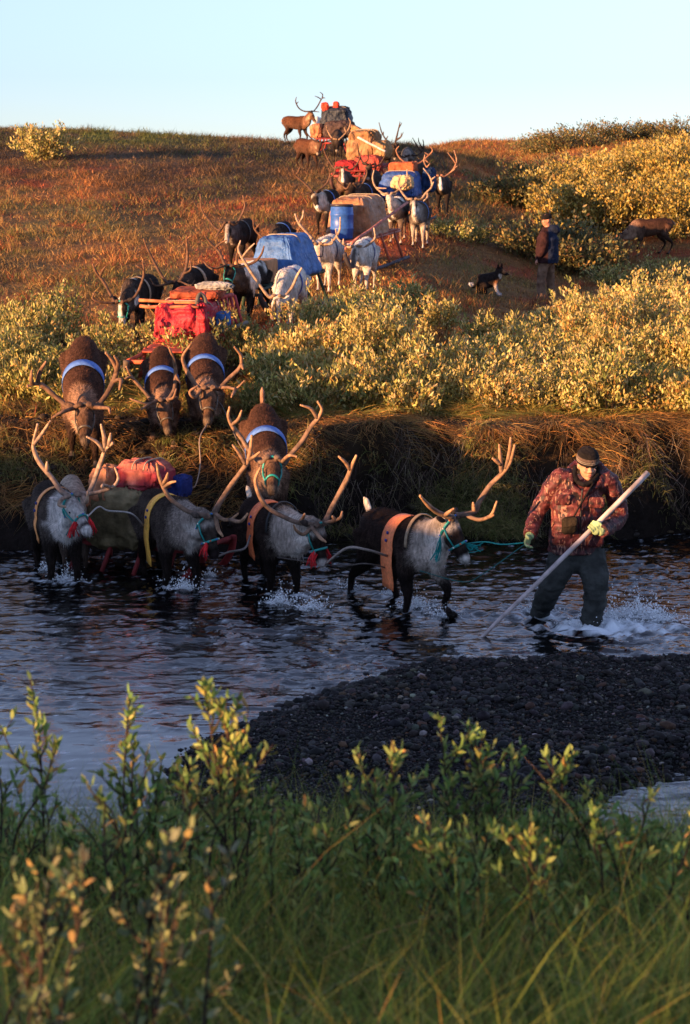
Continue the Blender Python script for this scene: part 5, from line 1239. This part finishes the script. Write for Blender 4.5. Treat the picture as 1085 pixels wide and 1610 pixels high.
# loose turquoise cords on the halter of the lead reindeer
for base_, n_, r_ in ((d1.ax * .07 - d1.hs * .09 - d1.hn * .06, 9, .02), (d1.ax * .22 + d1.hs * .05 + d1.hn * .02, 10, .03)):
    mb = MB()
    for k in range(n_):
        o = d1.pl + base_; e = np.array([-.04, -.02, -.20]) if r_ < .03 else np.array([.12, -.02, -.03])
        mb.tube(cr([o, o + e * .5 + rng.normal(0, r_, 3), o + e + rng.normal(0, r_, 3)], 3), .0042, 5, TEAL)
    mb.build('halter_tassel', M['cloth'], d1.root)

# ------------------------------------------------------------------ people
def camo():
    m, nt, p = newmat('camouflage_cloth'); L = nt.links.new
    tc = N(nt, 'ShaderNodeTexCoord')
    def noise(sc, det, st=(1, 1, 1)):
        mp = N(nt, 'ShaderNodeMapping'); mp.inputs['Scale'].default_value = st; L(tc.outputs['Object'], mp.inputs[0])
        n = N(nt, 'ShaderNodeTexNoise'); n.inputs['Scale'].default_value = sc; n.inputs['Detail'].default_value = det; n.inputs['Distortion'].default_value = 1.2; L(mp.outputs[0], n.inputs[0]); return n
    r = N(nt, 'ShaderNodeValToRGB'); e = r.color_ramp.elements; e[0].position = .36; e[0].color = (.015, .006, .007, 1); e[1].position = .66; e[1].color = (.18, .05, .048, 1)
    x = e.new(.47); x.color = (.060, .010, .011, 1); x = e.new(.56); x.color = (.095, .018, .018, 1)
    L(noise(13, 6).outputs[0], r.inputs[0])
    st = noise(40, 2, (1, .8, .35)); r2 = N(nt, 'ShaderNodeValToRGB'); e = r2.color_ramp.elements; e[0].position = .59; e[0].color = (0, 0, 0, 1); e[1].position = .63; e[1].color = (1, 1, 1, 1); L(st.outputs[0], r2.inputs[0])
    mx = N(nt, 'ShaderNodeMix', data_type='RGBA'); L(r2.outputs[0], mx.inputs['Factor']); L(r.outputs[0], mx.inputs['A']); mx.inputs['B'].default_value = (.27, .13, .09, 1)
    L(mx.outputs['Result'], p.inputs['Base Color']); p.inputs['Roughness'].default_value = .6; p.inputs['Specular IOR Level'].default_value = .35
    b = N(nt, 'ShaderNodeBump'); b.inputs['Strength'].default_value = .5; b.inputs['Distance'].default_value = .02; L(noise(12, 4).outputs[0], b.inputs['Height']); L(b.outputs[0], p.inputs['Normal'])
    return m
M['camo'] = camo()
ANG = np.arange(20) / 20 * 2 * np.pi
def torso(mb, st, F_, U_=(0, 0, 1), e=.85):
    """st: (centre, halfwidth, halfdepth); F_: facing direction"""
    f = nrm(F_); sd = nrm(np.cross([0, 0, 1], f)); rg = []
    for c, a, b in st: rg.append([np.array(list(c)) + sd * a * np.sign(math.cos(t)) * abs(math.cos(t)) ** e + f * b * np.sign(math.sin(t)) * abs(math.sin(t)) ** e for t in ANG])
    mb.rings(rg)
def garment(name, mb, mat, col, root, vox=.011, wr=.010, sc=9, it=2, bands=None):
    V, Fc = remesh(mb, vox, it)
    n1 = fbm(V[:, 0] * sc, V[:, 1] * sc, V[:, 2] * sc * 1.6, 3); n2 = 1 - np.abs(fbm(V[:, 0] * sc * .8 + 4, V[:, 1] * sc * .8, V[:, 2] * sc * 1.5, 2)) * 3.5
    q = [f for f in Fc if f.shape[1] == 4][0]; nn = np.zeros_like(V); fn = np.cross(V[q[:, 2]] - V[q[:, 0]], V[q[:, 3]] - V[q[:, 1]])
    for k in range(4): np.add.at(nn, q[:, k], fn)
    V = V + norm(nn) * (wr * (n1 + .5 * n2))[:, None]
    cc = np.zeros((len(V), 3)) + np.array(col)
    if bands is not None: cc = bands(V, cc)
    return npmesh(name, V, Fc, mat, cc, root)
def hand(mb, c, fwd, palm_n, thumb_side, s=1.0, curl=.9, col=(1, 1, 1)):
    """mitten-free hand: palm, four fingers and a thumb; palm_n points out of the palm"""
    f, pn = nrm(fwd), nrm(palm_n); sd = nrm(np.cross(f, pn)) * thumb_side
    mb.ell(c, f * .048 * s, sd * .042 * s, pn * .020 * s, 12, 8, col)
    for k, (ln, off) in enumerate(((.072, .030), (.080, .010), (.074, -.010), (.060, -.029))):
        o = c + f * .040 * s + sd * off * s; a = 0; pts = [o - f * .02 * s, o]; 
        for j in range(3):
            a += curl * (.5 + .12 * k) ; d = f * math.cos(a) + pn * math.sin(a); pts.append(pts[-1] + d * ln * s * (.45, .32, .25)[j])
        mb.tube(cr(pts, 3), np.linspace(.0115, .0085, 13) * s, 8, col)
    t0 = c - f * .018 * s + sd * .034 * s; mb.tube(cr([t0 - sd * .01, t0, t0 + (f * .6 + sd * .6 + pn * .3) * .034 * s, t0 + (f * 1.1 + sd * .5 + pn * .9) * .050 * s], 3), np.linspace(.0135, .010, 10) * s, 8, col)
def head_mb(mb, c, F_, s=1.0, tilt=.3):
    """skull, jaw, nose, brow, lips, chin, ears and neck around centre c"""
    f0 = nrm(F_); up = nrm(np.array([0, 0, 1.0]) * math.cos(tilt) + f0 * math.sin(tilt)); sd = nrm(np.cross(up, f0)); f = np.cross(sd, up)
    Q = lambda a, b, d: c + (sd * a + f * b + up * d) * s
    mb.ell(Q(0, -.01, .03), sd * .076 * s, f * .095 * s, up * .092 * s, 20, 14)
    mb.ell(Q(0, .012, -.035), sd * .063 * s, f * .075 * s, up * .082 * s, 18, 12)
    mb.ell(Q(0, .055, -.092), sd * .028 * s, f * .026 * s, up * .022 * s, 10, 8)      # chin
    mb.tube(cr([Q(0, .075, .012), Q(0, .092, -.010), Q(0, .104, -.030)], 3), np.array([.009, .010, .011, .012, .013, .014, .014]) * s, 8)   # nose
    for e in (-1, 1):
        mb.ell(Q(e * .014, .088, -.032), sd * .010 * s, f * .012 * s, up * .009 * s, 8, 6)
        mb.ell(Q(e * .035, .072, -.022), sd * .022 * s, f * .016 * s, up * .020 * s, 10, 8)   # cheek
        mb.ell(Q(e * .032, .077, .026), sd * .024 * s, f * .012 * s, up * .008 * s, 10, 6)    # brow
        mb.ell(Q(e * .076, -.012, -.01), sd * .010 * s, f * .020 * s, up * .030 * s, 10, 8)   # ear
    mb.ell(Q(0, .084, -.058), sd * .023 * s, f * .010 * s, up * .0065 * s, 10, 6); mb.ell(Q(0, .081, -.069), sd * .020 * s, f * .011 * s, up * .007 * s, 10, 6)
    mb.tube([c + np.array([0, 0, -.20]) * s - f0 * .02, Q(0, -.015, -.05)], [.062 * s, .055 * s], 14)
    return Q, sd, f, up
# --- the herder in the river
def herder():
    Yb = 15.75; FD = nrm(np.array([.16, -1, 0]))
    p = lambda u, v, dy=0.0: np.array(pix(u, v, Yb + dy))
    bz = p(905, 990); root = empty('person', (bz[0], Yb, -.2), 'herder wading in red camouflage jacket and striped cap, holding a long pole', 'person')
    hc = p(924, 731, -.05)
    sh = [p(878, 754), p(957, 757)]; el = [p(845, 806, .04), p(973, 811, .06)]; wr = [p(833, 842, -.16), p(946, 836, -.26)]
    hd_ = [p(828, 855, -.22), None]
    polea, poleb = p(1019, 743, -.10), np.array(pix(757, 1003, 15.22)); t = (1019 - 932) / 262.0; grip = polea + (poleb - polea) * t; ax = nrm(poleb - polea)
    hip = [p(888, 872), p(928, 872)]; kn = [p(866, 924, -.12), p(938, 926, -.20)]; an = [p(848, 962, .30), p(929, 985, -.16)]
    an[0][2] = .02; an[1][2] = .02
    ft = [an[0] + [-.03, -.02, -.20], an[1] + [0, -.02, -.20]]
    # continuous body
    mb = MB(); Q, sd, f, up = head_mb(mb, hc, FD + np.array([.0, 0, 0]), 1.0, .24)
    torso(mb, [(p(907, 885), .12, .09), (p(907, 868), .155, .10), (p(907, 830), .15, .10), (p(908, 785), .17, .11), (p(915, 757), .15, .09), (p(920, 746), .07, .06)], FD)
    for k in range(2):
        mb.tube(cr([sh[k], el[k], wr[k]], 4), np.interp(np.linspace(0, 2, 9), range(3), [.055, .045, .030]), 10)
        mb.tube(cr([hip[k], kn[k], an[k], ft[k]], 4), np.interp(np.linspace(0, 3, 13), range(4), [.085, .062, .045, .04]), 10)
    hp = grip + np.array([.015, .03, .012])
    hand(mb, wr[0] + nrm(hd_[0] - wr[0]) * .055, hd_[0] - wr[0], np.array([.6, -.3, .1]), 1, .85, .9)
    garm = lambda *a, **k: garment(*a, **k)
    garm('body', mb, M['skin'], (.46, .23, .14), root, .0065, .0, 9, 2)
    # face details
    for e in (-1, 1):
        me = MB(); me.ell(Q(e * .031, .083, .008), sd * .0135, f * .006, up * .0045, 10, 6, (.012, .008, .006)); me.build('eye', M['eye'], root)
        me = MB(); me.tube(cr([Q(e * .014, .091, .022), Q(e * .032, .091, .029), Q(e * .050, .078, .022)], 3), .0035, 6, (.02, .012, .01)); me.build('eyebrow', M['cloth'], root)
    me = MB(); me.ell(Q(0, .0885, -.0625), sd * .020, f * .004, up * .0028, 10, 6, (.10, .025, .02)); me.ell(Q(0, .0885, -.057), sd * .019, f * .005, up * .004, 10, 6, (.38, .12, .09)); me.ell(Q(0, .0865, -.0685), sd * .017, f * .006, up * .005, 10, 6, (.40, .13, .10)); me.build('mouth', M['skin'], root)
    # cap
    mb = MB(); rg = []; cc = []
    prof = [(.022, .090, .104), (.030, .094, .108), (.045, .095, .109), (.075, .094, .107), (.100, .086, .098), (.122, .068, .080), (.136, .040, .048), (.141, .012, .014)]
    for zz, a, b in [(z_, np.interp(z_, [q[0] for q in prof], [q[1] for q in prof]), np.interp(z_, [q[0] for q in prof], [q[2] for q in prof])) for z_ in np.linspace(.022, .141, 40)]:
        rg.append([Q(a * math.cos(t) * (1 + .006 * math.sin(t * 30)), -.008 + b * math.sin(t), zz - .010 * math.sin(t)) for t in np.arange(40) / 40 * 6.2832])
        s_ = (zz - .022) / .058
        cc.append((.014, .011, .010) if (s_ > 1.15 or s_ < .34) else (.11, .075, .06) if s_ > .75 else ((.26, .21, .17) if int((s_ - .2) * 10) % 2 == 0 else (.02, .015, .014)))
    mb.rings(rg, np.array(cc)); mb.build('cap', M['cloth'], root)
    # jacket
    mb = MB()
    torso(mb, [(p(903, 868), .215, .165), (p(905, 848), .225, .17), (p(906, 820), .215, .165), (p(907, 790), .215, .165), (p(910, 770), .20, .15), (p(915, 757), .14, .11), (p(919, 750), .08, .08)], FD)
    for k, (r0, r1, r2) in enumerate(((.085, .070, .054), (.085, .080, .058))):
        mb.tube(cr([p(893, 762) if k == 0 else p(938, 764), sh[k], el[k], wr[k]], 5), np.interp(np.linspace(0, 3, 16), range(4), [.10, r0, r1, r2]), 14)
    mb.tube(cr([p(897, 762, -.04), p(895, 745, .04), p(902, 733, .10), p(922, 728, .14), p(943, 733, .10), p(951, 746, .04), p(948, 764, -.04)], 4), .036, 12)   # hood folded at the neck
    mb.tube(cr([p(914, 778, -.14), p(902, 764, -.12), p(897, 746, -.05)], 4), .026, 10); mb.tube(cr([p(916, 778, -.14), p(938, 765, -.12), p(948, 748, -.05)], 4), .026, 10)
    garm('jacket', mb, M['camo'], (1, 1, 1), root, .008, .010, 11, 1)
    mz = MB(); mz.tube(cr([p(916, 768, -.205), p(914, 790, -.20), p(913, 820, -.19), p(912, 862, -.19)], 4), .007, 6, (.01, .01, .012)); mz.build('zip', M['hard'], root)
    for (u, v, w_, h_) in ((885, 786, .065, .045), (938, 790, .065, .045), (886, 846, .07, .05), (936, 850, .07, .05)):
        mz = MB(); mz.box(p(u, v, -.165), np.array([w_, .0, .0]), np.array([0, .013, 0]), np.array([0, -.003, h_]), (1, 1, 1), .25); mz.build('pocket', M['camo'], root)
    mz = MB(); mz.tube(cr([p(908, 757, -.13), p(904, 745, -.06), p(905, 733, -.01)], 4), .020, 8, (.010, .008, .009)); mz.tube(cr([p(928, 760, -.14), p(939, 748, -.08), p(941, 735, -.02)], 4), .020, 8, (.010, .008, .009)); mz.tube(cr([p(904, 752, -.09), p(918, 762, -.15), p(938, 753, -.10)], 4), .022, 8, (.010, .008, .009)); mz.build('collar', M['cloth'], root)
    # trousers
    mb = MB(); torso(mb, [(p(907, 900), .13, .10), (p(907, 885), .18, .14), (p(907, 866), .20, .145), (p(907, 855), .19, .14)], FD)
    for k in range(2):
        mb.tube(cr([hip[k], hip[k] * .5 + kn[k] * .5 + np.array([0, -.02, 0]), kn[k], kn[k] * .4 + an[k] * .6, an[k], ft[k]], 4), np.interp(np.linspace(0, 5, 21), range(6), [.125, .115, .098, .092, .078, .07]), 14)
        mb.ell(ft[k] + [0, -.08, -.0], np.array([.05, 0, 0]), np.array([0, .14, 0]), np.array([0, 0, .05]), 12, 8)
    garm('trousers', mb, M['cloth'], (.045, .047, .043), root, .009, .017, 9, 1)
    # gloves
    GL = (.40, .52, .24)
    def two(V, cc, o=hd_[0]):
        k = sst(.0, .035, (o[2] - .006) - V[:, 2])[:, None] * .9; return cc * (1 - k) + np.array([.015, .015, .018]) * k
    mb = MB(); d = hd_[0] - wr[0]; mb.tube([wr[0] - nrm(d) * .03, wr[0] + nrm(d) * .02], [.036, .038], 12); hand(mb, wr[0] + nrm(d) * .055, d, np.array([.6, -.3, .1]), 1, 1.05, .9)
    garm('glove', mb, M['cloth'], GL, root, .005, .001, 20, 1, bands=two)
    mb = MB(); e1 = nrm(np.cross(ax, FD)); e2 = nrm(np.cross(ax, e1)); 
    if e1[2] < 0: e1 = -e1
    back = nrm(np.array(wr[1]) - grip); back = nrm(back - (back @ ax) * ax); o2 = np.cross(ax, back); o2 = o2 if o2[1] < 0 else -o2    # o2 points to the camera side
    for k in range(4):
        c0 = grip + ax * (-.033 + .022 * k); pts = []
        for th in np.linspace(-.5, 3.0 - .15 * k, 7): pts.append(c0 + (back * math.cos(th) + o2 * math.sin(th)) * .034)
        mb.tube(cr(pts, 2), np.linspace(.0125, .0095, 13), 8)
    mb.ell(grip + back * .045 + o2 * .004, ax * .046, back * .030, o2 * .024, 12, 8)
    mb.tube(cr([grip + back * .05 - ax * .035, grip + back * .03 - ax * .055 + o2 * .02, grip + o2 * .036 - ax * .045, grip + o2 * .034 - ax * .02 - back * .02], 3), np.linspace(.015, .011, 10), 8)
    mb.tube([wr[1] + nrm(wr[1] - el[1]) * -.02, grip + back * .062], [.040, .034], 12)
    garm('glove', mb, M['cloth'], GL, root, .005, .001, 20, 1)
    # pole
    q = pole('long pale weathered wooden pole held across the body by the herder in the river', polea, poleb + nrm(poleb - polea) * .12, .024, (.46, .38, .36), 'walking_pole', 'pole', r2=.016)
    # shoulder bag, a thing of its own carried on the chest
    c = p(895, 826, -.22); r = empty('shoulder_bag', tuple(c), 'small dark brown shoulder bag hanging on the chest of the herder in the river', 'bag')
    mb = MB(); mb.box(c, np.array([.060, 0, .008]), np.array([0, .035, 0]), np.array([0, 0, .070]), (.020, .015, .010), .3); mb.build('pouch', M['cloth'], r)
    mb = MB(); mb.box(c + np.array([0, -.035, .030]), np.array([.063, 0, .008]), np.array([0, .007, 0]), np.array([0, -.002, .040]), (.028, .020, .013), .3); mb.build('flap', M['cloth'], r)
    mb = MB(); mb.tube(cr([c + [.04, .02, .07], p(912, 795, -.21), p(928, 768, -.17), p(938, 752, -.08)], 5), .016, 6, (.015, .012, .012), flat=.5); mb.build('shoulder_strap', M['cloth'], r)
    FEET.extend([(an[0][0], an[0][1], 1.1), (an[1][0], an[1][1], 1.7), (an[1][0] + .15, an[1][1] - .05, 1.6)])
    return an
HAN = herder()
def walker():
    Yb = 34.5; FD = nrm(np.array([-1, .35, 0])); k0 = Yb / 3000 * 1.01
    g = gz(xat(862, Yb, 2), Yb); cx = xat(860, Yb, 2.4)
    q = lambda dx, dy, z: np.array([cx + dx, Yb + dy, g + z])
    root = empty('person', tuple(q(0, 0, 0)), 'man on the slope seen from behind in a dark maroon and blue jacket', 'person')
    top = pix(860, 335, Yb)[2]; S_ = (top - g) / 1.74
    q = lambda dx, dy, z: np.array([cx + dx * S_, Yb + dy * S_, g + z * S_])
    mb = MB(); Q, sd, f, up = head_mb(mb, q(-.02, 0, 1.60), nrm(np.array([-1, -.25, 0])), S_, .12)
    torso(mb, [(q(0, 0, .86), .14 * S_, .10 * S_), (q(0, 0, 1.1), .14 * S_, .10 * S_), (q(.01, 0, 1.35), .18 * S_, .11 * S_), (q(0, 0, 1.44), .10 * S_, .08 * S_)], FD)
    arms = [[q(-.08, -.20, 1.38), q(-.10, -.25, 1.08), q(-.20, -.20, .86)], [q(.06, .2, 1.38), q(.0, .26, 1.08), q(-.12, .2, .90)]]
    legs = [[q(-.02, -.10, .88), q(-.12, -.12, .48), q(-.10, -.12, .06)], [q(.03, .10, .88), q(.08, .12, .48), q(.12, .12, .06)]]
    for a in arms: mb.tube(cr(a, 4), .035 * S_, 8); hand(mb, a[2] + nrm(a[2] - a[1]) * .06, a[2] - a[1], np.array([1, .2, 0]), 1, .9 * S_)
    for a in legs: mb.tube(cr(a, 4), .05 * S_, 8)
    garment('body', mb, M['skin'], (.42, .18, .11), root, .011, 0)
    mb = MB()
    torso(mb, [(q(0, 0, .76), .25 * S_, .22 * S_), (q(0, 0, 1.0), .25 * S_, .22 * S_), (q(.01, 0, 1.25), .25 * S_, .21 * S_), (q(.01, 0, 1.39), .20 * S_, .13 * S_), (q(0, 0, 1.47), .09 * S_, .09 * S_)], FD)
    for a in arms: mb.tube(cr(a, 4), np.interp(np.linspace(0, 2, 9), range(3), [.095, .08, .06]) * S_, 12)
    mb.ell(q(.13, -.02, 1.42), np.array([.12, 0, -.03]) * S_, np.array([0, .15, 0]) * S_, np.array([.02, 0, .10]) * S_, 14, 10)   # hood on the back
    garment('jacket', mb, M['cloth'], (.05, .02, .02), root, .016, .012, 7, 2, bands=lambda V, cc: np.where((V[:, 0] > cx + .0 * S_)[:, None], np.array([.012, .018, .040]), np.array([.028, .011, .012])))
    mb = MB(); torso(mb, [(q(0, 0, .74), .14 * S_, .12 * S_), (q(0, 0, .84), .19 * S_, .15 * S_), (q(0, 0, .94), .18 * S_, .14 * S_)], FD)
    for a in legs: mb.tube(cr(a, 4), np.interp(np.linspace(0, 2, 9), range(3), [.115, .09, .075]) * S_, 12); mb.ell(a[2] + np.array([-.06, 0, -.02]), np.array([.13, 0, 0]), np.array([0, .05, 0]), np.array([0, 0, .05]), 10, 6)
    garment('trousers', mb, M['cloth'], (.17, .10, .065), root, .016, .012, 7, 2)
    mb = MB(); rg = []
    for zz, a, b in ((.025, .086, .100), (.05, .090, .104), (.085, .082, .096), (.11, .06, .07), (.125, .02, .024)): rg.append([Q(a * math.cos(t), -.008 + b * math.sin(t), zz - .01 * math.sin(t)) for t in ANG])
    mb.rings(rg, (.008, .006, .006)); mb.build('cap', M['cloth'], root)
walker()
def dog():
    Yb = 33.7; g = gz(xat(770, Yb, 2), Yb)
    P = lambda u, v, dy=0.0: np.array(pix(u, v, Yb + dy))
    g_ = lambda u, dy=0.: np.array([xat(u, Yb + dy, g), Yb + dy, gz(xat(u, Yb, g), Yb + dy) + .03])
    root = empty('dog', tuple(g_(768)), 'black and tan dog with white ruff sitting left of the man on the slope', 'dog')
    mb = MB(); s = 1.0
    hip = g_(752) + [0, 0, .13]; sh = P(779, 438); hd_ = P(786, 426, -.02)
    tor = cr([hip, hip * .5 + sh * .5 + np.array([0, 0, -.01]), sh], 4); mb.tube(tor, np.interp(np.linspace(0, 2, 9), range(3), [.14, .135, .125]), 14, up=(0, 1, 0))
    mb.tube(cr([sh, sh * .5 + hd_ * .5, hd_], 3), np.array([.11, .10, .095, .085, .08, .075, .07]), 12)
    for dy in (-.07, .07):
        f0 = g_(783, dy); mb.tube(cr([sh + [0, dy, -.04], sh * .5 + f0 * .5 + np.array([-.02, dy * .5, 0]), f0 + [0, 0, .02]], 3), np.array([.06, .05, .04, .034, .03, .028, .03]), 10); mb.ell(f0 + [.03, 0, 0], np.array([.05, 0, 0]), np.array([0, .03, 0]), np.array([0, 0, .025]), 8, 6)
        k0 = g_(762, dy * 1.6) + [0, 0, .10]; mb.tube(cr([hip + [0, dy, .0], k0, g_(752, dy * 1.6), g_(766, dy * 1.6)], 3), np.interp(np.linspace(0, 3, 10), range(4), [.11, .08, .04, .03]), 10)
    fx = nrm(np.array([.8, -.6, -.12])); sd = nrm(np.cross([0, 0, 1], fx)); 
    mb.ell(hd_, fx * .09, sd * .07, np.array([0, 0, .07]), 12, 8)
    mb.tube([hd_ + fx * .05 - [0, 0, .015], hd_ + fx * .12 - [0, 0, .03], hd_ + fx * .165 - [0, 0, .035]], [.045, .036, .024], 10)
    tl = cr([hip + [-.10, 0, -.06], g_(744) + [0, 0, .05], g_(740, -.05) + [-.04, 0, .08]], 3); mb.tube(tl, [.05, .055, .06, .055, .05, .04, .02], 10)
    V, Fc = remesh(mb, .012, 2)
    nz = fbm(V[:, 0] * 15, V[:, 1] * 15, V[:, 2] * 15, 2); cc = np.zeros((len(V), 3)) + (.018, .012, .01)
    def blend(cc, c, w_): return cc * (1 - w_[:, None]) + np.array(c) * w_[:, None]
    dist = lambda q, r_: sst(r_ * 1.25, r_ * .75, np.linalg.norm(V - q, axis=1) + .02 * nz)
    cc = blend(cc, (.20, .08, .03), dist(sh + [.08, -.08, -.12], .13)); cc = blend(cc, (.6, .5, .42), dist(sh * .4 + hd_ * .6 + [.03, -.04, -.03], .055)); cc = blend(cc, (.35, .32, .32), sst(.22, .12, V[:, 2] - g) * sst(sh[0] - .07, sh[0] + .0, V[:, 0]))
    cc = blend(cc, (.25, .10, .04), dist(hd_ + fx * .09, .05)); cc = blend(cc, (.5, .45, .42), dist(tl[-1], .09)); cc = blend(cc, (.22, .08, .03), dist(g_(757), .12))
    npmesh('body', V, Fc, M['fur'], cc, root)
    for e in (-1, 1):
        mb = MB(); o = hd_ + sd * e * .045 + np.array([0, 0, .045]); mb.tube([o, o + np.array([0, 0, .05]) + sd * e * .012, o + np.array([0, 0, .09]) + sd * e * .015], [.032, .022, .003], 8, (.03, .015, .01), flat=.5); mb.build('ear', M['fur'], root)
        mb = MB(); mb.ell(hd_ + fx * .075 + sd * e * .035 + np.array([0, 0, .015]), fx * .008, sd * .008, np.array([0, 0, .008]), 8, 6); mb.build('eye', M['eye'], root)
    mb = MB(); mb.ell(hd_ + fx * .185 - [0, 0, .03], fx * .014, sd * .016, np.array([0, 0, .012]), 8, 6); mb.build('nose', M['eye'], root)
dog()
# ------------------------------------------------------------------ splashes
def splashes():
    m, nt, p = newmat('splash'); p.inputs['Base Color'].default_value = (.85, .88, .9, 1); p.inputs['Roughness'].default_value = .15; p.inputs['Specular IOR Level'].default_value = .8
    spots = [(290, 928, .9, 500), (262, 915, .5, 120), (105, 912, .8, 320), (75, 896, .5, 160), (440, 948, .8, 320), (492, 958, .9, 360), (655, 955, .9, 420), (700, 968, .8, 300), (550, 925, .5, 160), (848, 962, .8, 320), (925, 985, 1.0, 500), (960, 978, 1.0, 600), (1000, 968, 1.3, 1000), (1030, 975, 1.1, 500), (330, 905, .4, 120), (615, 935, .5, 150)]
    X, Y, Z, S = [], [], [], []
    for u, v, s, n in spots:
        y0 = watery(v); x0 = xat(u, y0, 0)
        a = rng.uniform(0, 6.28, n); r = np.abs(rng.normal(0, .12 * s, n)); jet = rng.integers(0, 7, n) * .9
        a = a * .5 + jet; hgt = np.abs(rng.normal(0, .05 * s, n)) * np.exp(-r * 2) * (1 + (np.sin(a * 3) > .5) * 1.2)
        X.append(x0 + r * np.cos(a)); Y.append(y0 + r * np.sin(a) * .7); Z.append(hgt - .005); S.append(np.minimum(np.exp(rng.normal(-5.4, .45, n)), .011))
    X, Y, Z, S = map(np.concatenate, (X, Y, Z, S)); n = len(X)
    o = stones('water_splash', X, Y, Z, S, np.ones((n, 3)) * .85, m, 'white drops of water splashed up around the wading legs', 1, 'splash', 0, 1.1)
    fo = Foliage()
    for u, v, s, n in spots:
        n = int(n * .55); y0 = watery(v); x0 = xat(u, y0, 0); a = rng.uniform(0, 6.28, n); a = a * .35 + rng.integers(0, 5, n) * 1.2; r = np.abs(rng.normal(0, .07 * s, n)) + .03
        P = np.stack([x0 + r * np.cos(a), y0 + r * np.sin(a) * .7, np.zeros(n) - .004], -1)
        D = np.stack([np.cos(a) * .8 + rng.normal(0, .3, n), np.sin(a) * .6 + rng.normal(0, .3, n), rng.uniform(.2, 1.1, n)], -1)
        bd = np.stack([np.cos(a) * .3, np.sin(a) * .3, -rng.uniform(.3, .9, n)], -1)
        fo.add(blades(P, D, s * rng.uniform(.02, .11, n), rng.uniform(.004, .014, n), bd, np.ones((n, 3)) * .85, 3))
    o = fo.build('splash_sheets', m); tag(o, 'thin white sheets of splashing water around the wading legs', 'splash', None, 'stuff')
splashes()
build_water()
